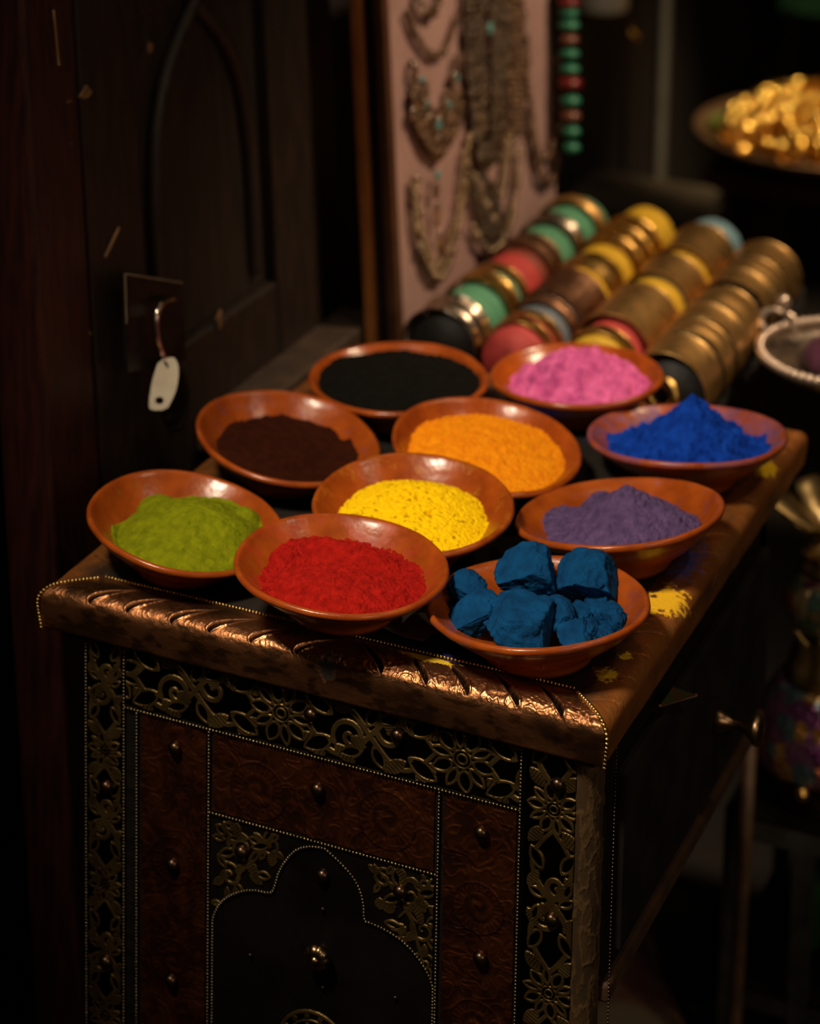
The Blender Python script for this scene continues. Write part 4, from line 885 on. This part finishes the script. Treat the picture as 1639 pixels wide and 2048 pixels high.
# striped bead string beside the board
bs = empty('bead_string', tuple(atd(1142, 310, 2.95)), 'string of turquoise green and dark red beads hanging right of the board', 'bead string')
V, F = tube([atd(1124, -900, 2.95), atd(1142, 312, 2.95)], .0012, 6); obj('cord', V, F, mat('dark_cord', (.03, .02, .015), rough=.8), bs)
gbead = mat('green_bead', (.02, .19, .11), (.015, .12, .07), rough=.35, scale=90); rbead = mat('red_bead', (.16, .010, .010), rough=.35, scale=90); cbead = mat('copper_bead', (.16, .06, .035), rough=.35, scale=90)
for y, rx, rz, m in ((-22, 20, 16, gbead), (4, 21, 12, rbead), (25, 19, 9, gbead), (50, 20, 12, gbead), (79, 18, 12, cbead), (107, 19, 10, gbead), (138, 19, 12, gbead), (166, 23, 15, rbead), (201, 20, 13, gbead), (232, 19, 14, cbead), (263, 18, 13, gbead), (295, 17, 12, gbead)):
    q = atd(1136+6*y/312, y, 2.95); s = 2.95/FPX; V, F = sphere(1.0, 14, 8, (rx*s*1.1, rx*s, rz*s)); obj('bead', V+q, F, m, bs, origin=q)

# ------------------------------------------------------------------ right hand side: rack, brass pots, tray
D = 2.52
def lat(prf, ctr, seg=40): V, F = lathe(prf, seg, ctr); return V, F
rk = empty('metal_rack', tuple(np.array(atd(1650, 2000, D))*[1, 1, 0]), 'grey metal rack stand under the brass pots at the lower right', 'rack')
zt1 = atd(1600, 1622, D)[2]; zt2 = atd(1600, 1985, D)[2]
pc = atd(1652, 1500, D); rx0, rx1, ry0, ry1 = pc[0]-.085, pc[0]+.14, pc[1]-.075, pc[1]+.15
for z in (zt1, zt2):
    MB().box((rx0, ry0, z-.011), (rx1, ry0+.014, z+.011)).build('bar', greyiron, rk); MB().box((rx0, ry1-.014, z-.011), (rx1, ry1, z+.011)).build('bar', greyiron, rk)
    MB().box((rx0, ry0+.014, z-.011), (rx0+.014, ry1-.014, z+.011)).build('bar', greyiron, rk); MB().box((rx1-.014, ry0+.014, z-.011), (rx1, ry1-.014, z+.011)).build('bar', greyiron, rk)
MB().box((rx0, ry0, zt1+.011), (rx1, ry1, zt1+.018)).build('shelf', blackwood, rk)
xu = atd(1602, 1800, D)[0]; MB().box((xu, ry0-.002, 0), (xu+.020, ry0+.012, zt1-.011)).build('upright', greyiron, rk)
for x in (rx0+.0, rx1-.016):
    for y in (ry0-.001, ry1-.015): MB().box((x, y, 0), (x+.016, y+.016, zt1+.01)).build('leg', greyiron, rk)
lp = [atd(1502, 1440, 2.46), atd(1488, 1700, 2.46), atd(1474, 1950, 2.46)]; dvec = lp[2]-lp[1]; lp.append(lp[2]+dvec*((0.0-lp[2][2])/dvec[2]))
V, F = tube(lp, .0075, 8); o = obj('wooden_stake', V, F, mat('brown_stake', (.10, .05, .025), (.05, .028, .015), rough=.5, scale=40)); tag(o, 'thin brown wooden post leaning beside the drawer at right', 'post')
enam = [None]*2
def enamel(name, cols, scale):
    m, nt, b = node_mat(name); L = nt.links; tc = add(nt, 'ShaderNodeTexCoord'); vo = add(nt, 'ShaderNodeTexVoronoi'); vo.inputs['Scale'].default_value = scale*1.7; L.new(tc.outputs['Object'], vo.inputs['Vector'])
    cr = add(nt, 'ShaderNodeValToRGB'); cr.color_ramp.interpolation = 'CONSTANT'; el = cr.color_ramp.elements
    while len(el) < len(cols): el.new(.5)
    for i, (e, c) in enumerate(zip(el, cols)): e.position = i/len(cols); e.color = (*c, 1)
    sp = add(nt, 'ShaderNodeSeparateColor'); L.new(vo.outputs['Color'], sp.inputs[0]); L.new(sp.outputs[0], cr.inputs[0]); L.new(cr.outputs[0], b.inputs['Base Color'])
    b.inputs['Roughness'].default_value = .20; b.inputs['Metallic'].default_value = .75
    n2 = add(nt, 'ShaderNodeTexNoise'); n2.inputs['Scale'].default_value = 130; L.new(tc.outputs['Object'], n2.inputs['Vector']); bp = add(nt, 'ShaderNodeBump'); bp.inputs['Distance'].default_value = .005; L.new(n2.outputs[0], bp.inputs['Height']); L.new(bp.outputs[0], b.inputs['Normal'])
    return m
enamA = enamel('purple_enamel', [(.16, .05, .16), (.20, .08, .18), (.12, .03, .12), (.40, .20, .05), (.10, .16, .20), (.22, .08, .16), (.38, .10, .05), (.45, .30, .12)], 32)
enamB = enamel('mixed_enamel', [(.08, .16, .14), (.12, .16, .10), (.40, .12, .04), (.20, .14, .07), (.16, .05, .10), (.42, .30, .16), (.10, .18, .15), (.3, .22, .12)], 32)
darkbrass = mat('tarnished_brass', (.20, .13, .06), (.07, .045, .025), rough=.3, metal=1, scale=50)
def zat(py): return atd(1640, py, D)[2]
z0 = zt1+.0185; zA = zat(1495); zA2 = zat(1345); zB = zat(1235); zB2 = zat(1112)
pot = empty('enamel_pot', (pc[0], pc[1], z0), 'large brass pot with a purple enamelled shoulder, standing on the rack', 'pot')
h1 = zA-z0
V, F = lat([(1e-5, 0), (.062, 0), (.066, .1*h1), (.070, .2*h1), (.066, .3*h1), (.072, .4*h1), (.077, .5*h1), (.071, .62*h1), (.074, .75*h1), (.079, .9*h1), (.080, h1), (.01, h1)], (pc[0], pc[1], z0)); obj('base', V, F, darkbrass, pot)
hA = zA2-zA
V, F = lat([(.080, 0), (.081, .12*hA), (.078, .35*hA), (.071, .6*hA), (.063, .8*hA), (.056, .93*hA), (.053, hA), (.001, hA)], (pc[0], pc[1], zA)); obj('enamel_shoulder', V, F, enamA, pot)
def crown(z, r, h, n, parent, nm, m):
    V, F = lat([(r*.8, 0), (r, .1*h), (r*.9, .35*h), (r*.78, .6*h), (r*.86, .85*h), (r*.92, h), (r*.86, h), (r*.7, .6*h), (r*.7, .1*h)], (0, 0, 0), 96)
    a = np.arctan2(V[:, 1], V[:, 0]); V[:, :2] *= (1+.10*np.cos(a*n)*np.clip(V[:, 2]/h, 0, 1)[...])[:, None]; V[:, 2] += .12*h*np.cos(a*n)*np.clip(V[:, 2]/h, 0, 1)
    return obj(nm, V+[pc[0], pc[1], z], F, m, parent)
leafbrass = mat('leaf_brass', (.38, .25, .10), (.22, .14, .05), rough=.4, metal=.9, scale=40)
p2 = empty('enamel_pot', (pc[0], pc[1], zA2), 'smaller enamelled pot with a scalloped gold foot, stacked on the purple one', 'pot')
crown(zA2, .046, zB-zA2, 8, p2, 'scalloped_foot', leafbrass)
hB = zB2-zB
V, F = lat([(.020, -.1*hB), (.035, 0), (.045, .12*hB), (.050, .3*hB), (.051, .5*hB), (.047, .72*hB), (.038, .9*hB), (.030, hB), (.002, hB)], (pc[0], pc[1], zB)); obj('enamel_belly', V, F, enamB, p2)
zC, zD = zat(1110), zat(945)
p4 = empty('brass_finial', (pc[0], pc[1], zB2), 'leafy gold finial topping the stack of enamelled pots', 'finial')
crown(zB2, .036, (zC-zB2)+.018, 7, p4, 'leaf_cup', leafbrass); 
hD = zD-zB2
for k in range(7):
    a = k*2*np.pi/7+.4; ln = np.linspace(0, 1, 9); r = .014+.052*np.sin(ln*1.9); z = zB2+.012+hD*(.25+.75*ln-.35*ln**3)
    wdt = .021*np.sin(np.pi*np.clip(ln*.97+.03, 0, 1))**.7*(1+.18*np.cos(ln*22))+.001
    c, s = math.cos(a), math.sin(a); mid = np.stack([pc[0]+r*c, pc[1]+r*s, z], 1); side = np.array([-s, c, 0])
    V = np.vstack([mid+side*wdt[:, None], mid+[0, 0, .003], mid-side*wdt[:, None]]); F = [(i, i+1, 10+i, 9+i) for i in range(8)]+[(9+i, 10+i, 19+i, 18+i) for i in range(8)]
    o = obj('leaf', V, F, leafbrass, p4); md = o.modifiers.new('thick', 'SOLIDIFY'); md.thickness = .0015
q = atd(1603, 1590, D-.075); V, F = sphere(.0075, 12, 8); obj('gold_stud', V+q, F, gold, pot)
# green bottle on the lower bar
V, F = lat([(1e-5, 0), (.020, 0), (.021, .004), (.021, .075), (.014, .095), (.008, .11), (.008, .135), (1e-5, .135)], (0, 0, 0), 24); c = np.array([pc[0]-.02, pc[1]+.03, zt2+.0115])
MB().box((rx0, ry0, zt2+.0085), (rx1, ry1, zt2+.0115)).build('shelf', blackwood, rk)
o = obj('green_bottle', V*[1, 1, 1.05]+c, F, mat('dark_green_glass', (.02, .07, .012), rough=.25)); tag(o, 'dim green bottle standing inside the metal rack', 'bottle')
# beaded silver tray
DT = 2.50
tc_ = atd(1692, 716, DT); tr = empty('silver_tray', (tc_[0], tc_[1], tc_[2]-.012), 'round silver tray with a beaded rim at the right, purple cloth inside', 'tray')
TR = 172*DT/FPX
V, F = lat([(1e-5, 0), (TR*.7, 0), (TR*.9, .004), (TR*.98, .012), (TR, .015), (TR*.99, .016), (TR*.88, .008), (TR*.7, .003), (1e-5, .003)], (tc_[0], tc_[1], tc_[2]-.012), 64); obj('dish', V, F, silver, tr)
paleb = mat('pale_silver_bead', (.62, .50, .40), (.4, .32, .26), rough=.3, metal=.8, scale=60)
SV, SF = sphere(.0058, 10, 7); b0 = None
for k in range(64):
    a = k*2*np.pi/64; q = np.array([tc_[0]+TR*math.cos(a), tc_[1]+TR*math.sin(a), tc_[2]+.006])
    if b0 is None: b0 = obj('rim_bead', SV+q, SF, paleb, tr, origin=q)
    else: dup(b0, q, tr)
n = 40; U, W_ = np.meshgrid(np.linspace(-1, 1, n), np.linspace(-1, 1, n), indexing='ij')
rr = np.hypot(U, W_); hgt = np.clip(1-rr**2, 0, 1)**.6*.040*(1+.5*fbm(p3(U*2.2, W_*2.2), 3, 9))
V = np.stack([tc_[0]+.012+U*TR*.66, tc_[1]+W_*TR*.66, tc_[2]-.009+hgt], -1).reshape(-1, 3); F = gridf(n, n); F = F[(rr.reshape(-1)[F] < 1).all(1)]
o = obj('purple_cloth', V, F, mat('deep_purple_cloth', (.10, .02, .06), (.05, .01, .03), rough=.8, scale=30, bump=.001)); tag(o, 'crumpled deep purple cloth lying in the silver tray', 'cloth')
zs2 = tc_[2]-.0125
MB().box((tc_[0]-.05, tc_[1]-.05, zs2-.012), (rx1, ry1+.06, zs2)).build('upper_shelf', blackwood, rk, bevel=.003)
for y in (ry0+.01, ry1+.044): MB().box((rx1-.018, y, zt1 if y < ry1 else 0), (rx1-.002, y+.016, zs2-.012)).build('upright', greyiron, rk)
t = np.linspace(-1.15, 1.15, 24); hc_ = np.array([tc_[0]-TR*.90, tc_[1]+TR*.42, tc_[2]+.004]); u1 = np.array([-.86, .5, .1])
V, F = tube([hc_+u1*(.030*math.cos(a)-.010)+np.array([.5, .86, 0])*.026*math.sin(a)+[0, 0, .012*math.cos(a)] for a in t], .0042, 8); obj('handle', V, F, paleb, tr)
q = atd(1566, 604, 2.56); V, F = sphere(.0085, 14, 9); obj('knob', V+q, F, paleb, tr); V, F = tube([q-[0, 0, .006], [q[0]+.02, q[1]-.01, tc_[2]+.004]], .003, 6); obj('knob_stem', V, F, paleb, tr)

# ------------------------------------------------------------------ far background
DG = 3.9
g = atd(1655, 262, DG); GR = 268*DG/FPX
fs = empty('tall_stand', (g[0], g[1], 0), 'dark red wooden stand under the dish of gold trinkets', 'stand')
zs = g[2]-.055
MB().box((g[0]-.17, g[1]-.13, zs-.03), (g[0]+.25, g[1]+.2, zs)).build('top', redwood, fs, bevel=.004)
for sx in (-.165, .21):
    for sy in (-.125, .16): MB().box((g[0]+sx, g[1]+sy, 0), (g[0]+sx+.04, g[1]+sy+.04, zs-.03)).build('leg', redwood, fs)
V, F = lat([(1e-5, 0), (GR*.35, 0), (GR*.6, .012), (GR*.88, .038), (GR, .056), (GR*.985, .060), (GR*.86, .044), (GR*.6, .018), (1e-5, .006)], (g[0], g[1], zs), 64); o = obj('brass_dish', V, F, mat('dish_brass', (.40, .25, .15), (.25, .15, .08), rough=.35, metal=.8, scale=30)); tag(o, 'wide brass dish heaped with gold trinkets at the upper right', 'dish')
gp = mat('gold_trinket', (.95, .62, .16), (.7, .42, .08), rough=.22, metal=1, scale=30)
SV, SF = sphere(1, 8, 6); rr = np.random.default_rng(5); tor_t = np.linspace(0, 2*np.pi, 14, endpoint=False); tor_p = np.linspace(0, 2*np.pi, 6, endpoint=False); T1, T2 = np.meshgrid(tor_t, tor_p, indexing='ij')
TV = np.stack([(1+.3*np.cos(T2))*np.cos(T1), (1+.3*np.cos(T2))*np.sin(T1), .3*np.sin(T2)], -1).reshape(-1, 3); TF = gridf(14, 6, True, True)
n_t = 0
base_t = obj('gold_trinket', TV*.018, TF, gp, origin=(0, 0, 0)); first = True
for k in range(210):
    a = rr.random()*2*np.pi; q = math.sqrt(rr.random()); r = q*GR*.80
    if r*math.cos(a) < -GR*.68: continue
    z = zs+.020+(q**2)*.030+(1-q)**.7*.10*rr.random()+.014
    if first: t = base_t; first = False
    else: t = base_t.copy(); COL.objects.link(t)
    t.location = (g[0]+r*math.cos(a), g[1]+r*math.sin(a), z); t.rotation_euler = tuple(rr.random(3)*6)
    tag(t, 'small gold ring in the heap on the wide brass dish', 'trinket', 'gold trinkets in the dish')
c = atd(1440, 208, DG); V, F = sphere(1.0, 16, 10, (.030, .026, .020)); V *= (1+.1*fbm(V*40, 3, 3))[:, None]; o = obj('green_gourd', V+[c[0]+.01, c[1], zs+.062], F, mat('olive_rind', (.13, .17, .03), (.08, .11, .02), rough=.5, scale=30)); tag(o, 'olive green lump at the left end of the brass dish', 'fruit')
# grey pole and ledge
pb = atd(1322, 200, 3.95); MB()
po = empty('grey_pole', (pb[0], pb[1], 0), 'grey upright pole far behind the bangles', 'pole'); V, F = lat([(1e-5, 0), (.03, 0), (.03, .01), (.011, .02), (.011, 1.5), (1e-5, 1.5)], (pb[0], pb[1], 0), 20); obj('shaft', V, F, mat('dull_grey_paint', (.035, .034, .032), (.02, .02, .019), rough=.6, scale=30), po)
lb = atd(1290, 390, 3.8); ld = empty('stone_ledge', (lb[0], lb[1], 0), 'low greyish ledge behind the bangle rolls', 'ledge')
MB().box((lb[0]-.12, lb[1]-.04, lb[2]-.025), (lb[0]+.11, lb[1]+.06, lb[2]+.01)).build('slab', mat('ledge_stone', (.10, .075, .055), (.05, .04, .03), rough=.7, scale=20), ld, bevel=.004)
MB().box((lb[0]-.10, lb[1]-.02, 0), (lb[0]+.09, lb[1]+.05, lb[2]-.025)).build('block', blackwood, ld)
# hanging lamp shade with brass drop
hp = atd(1204, 8, 3.75); hl = empty('hanging_shade', (hp[0], hp[1], hp[2]), 'pale cloth shade with a brass drop hanging at the top edge', 'shade')
V, F = lat([(.036, -.008), (.040, -.004), (.036, .05), (.022, .085), (.004, .09), (.004, 1.6), (1e-5, 1.6)], tuple(hp), 32); obj('shade', V, F, mat('pale_shade', (.85, .80, .68), (.7, .65, .55), rough=.8, scale=20), hl)
q = atd(1262, 66, 3.75); V, F = tube([tuple(hp+[.0, 0, .0]), tuple((hp+q)/2+[0, 0, -.012]), tuple(q+[0, 0, .01])], .001, 5); obj('chain', V, F, darkbrass, hl); V, F = sphere(.013, 14, 9); obj('brass_drop', V+q, F, gold, hl)
# green sign box on a grey post
gb = atd(1612, -6, 4.5); sg = empty('green_box', (gb[0], gb[1], 0), 'flat green box on a slim grey post at the upper right corner', 'box')
MB().box((gb[0]-.046, gb[1]-.02, gb[2]-.030), (gb[0]+.11, gb[1]+.03, gb[2]+.07)).build('body', mat('green_paint', (.09, .34, .15), (.06, .24, .10), rough=.6, scale=20), sg, bevel=.004)
q = atd(1572, 100, 4.5); V, F = tube([(q[0], q[1]+.01, 0), (q[0], q[1]+.01, gb[2]-.02)], .009, 10); obj('post', V, F, MATS['dull_grey_paint'], sg)
# rugs / cloths on the floor, seen under the cabinet and at the left
def rug(name, pts, m, label, cat, h=.012):
    P = np.array(pts, float); n = 24; U, W_ = np.meshgrid(np.linspace(0, 1, n), np.linspace(0, 1, n), indexing='ij')
    G = (P[0]*(1-U)[..., None]*(1-W_)[..., None]+P[1]*U[..., None]*(1-W_)[..., None]+P[2]*U[..., None]*W_[..., None]+P[3]*(1-U)[..., None]*W_[..., None])
    G[..., 2] = .0035+h*np.abs(fbm(p3(G[..., 0]*9, G[..., 1]*9), 3, 4)); o = obj(name, G.reshape(-1, 3), gridf(n, n), m); md = o.modifiers.new('thick', 'SOLIDIFY'); md.thickness = .003; md.offset = -1; tag(o, label, cat); return o
rugm = mat('faded_rug', (.26, .20, .12), (.17, .065, .045), rough=.95, scale=9, lo=.42, hi=.58)
rug('faded_rug', [(-.222, .56, 0), (-.075, .60, 0), (-.220, .838, 0), (-.247, .80, 0)], rugm, 'faded multicoloured rug on the floor under the cabinet', 'rug')
rug('floor_cloth', [(-1.0, .30, 0), (-.74, .40, 0), (-.72, .60, 0), (-.98, .55, 0)], mat('pale_floor_cloth', (.24, .17, .12), (.15, .1, .07), rough=.95, scale=12), 'pale crumpled cloth on the floor at the lower left', 'cloth', .03)
# bent wooden chair leg at far left
A = [onx(152, 1640, -.60), onx(146, 1750, -.60), onx(136, 1850, -.60)]; d_ = A[2]-A[1]; A.append(A[2]+d_*((0-A[2][2])/d_[2]))
ch = empty('wooden_crate', (A[3][0], A[3][1], 0), 'low orange brown wooden trestle left of the cabinet, mostly in shadow', 'trestle')
V, F = tube(A, .011, 8); obj('leg', V, F, mat('orange_wood', (.13, .05, .018), rough=.5), ch)
V, F = tube([A[0], A[0]+[-.02, .14, .0]], .011, 8); obj('crossbar', V, F, MATS['orange_wood'], ch)
B2 = [p_+np.array([-.02, .14, 0]) for p_ in A]; V, F = tube(B2, .011, 8); obj('leg', V, F, MATS['orange_wood'], ch)
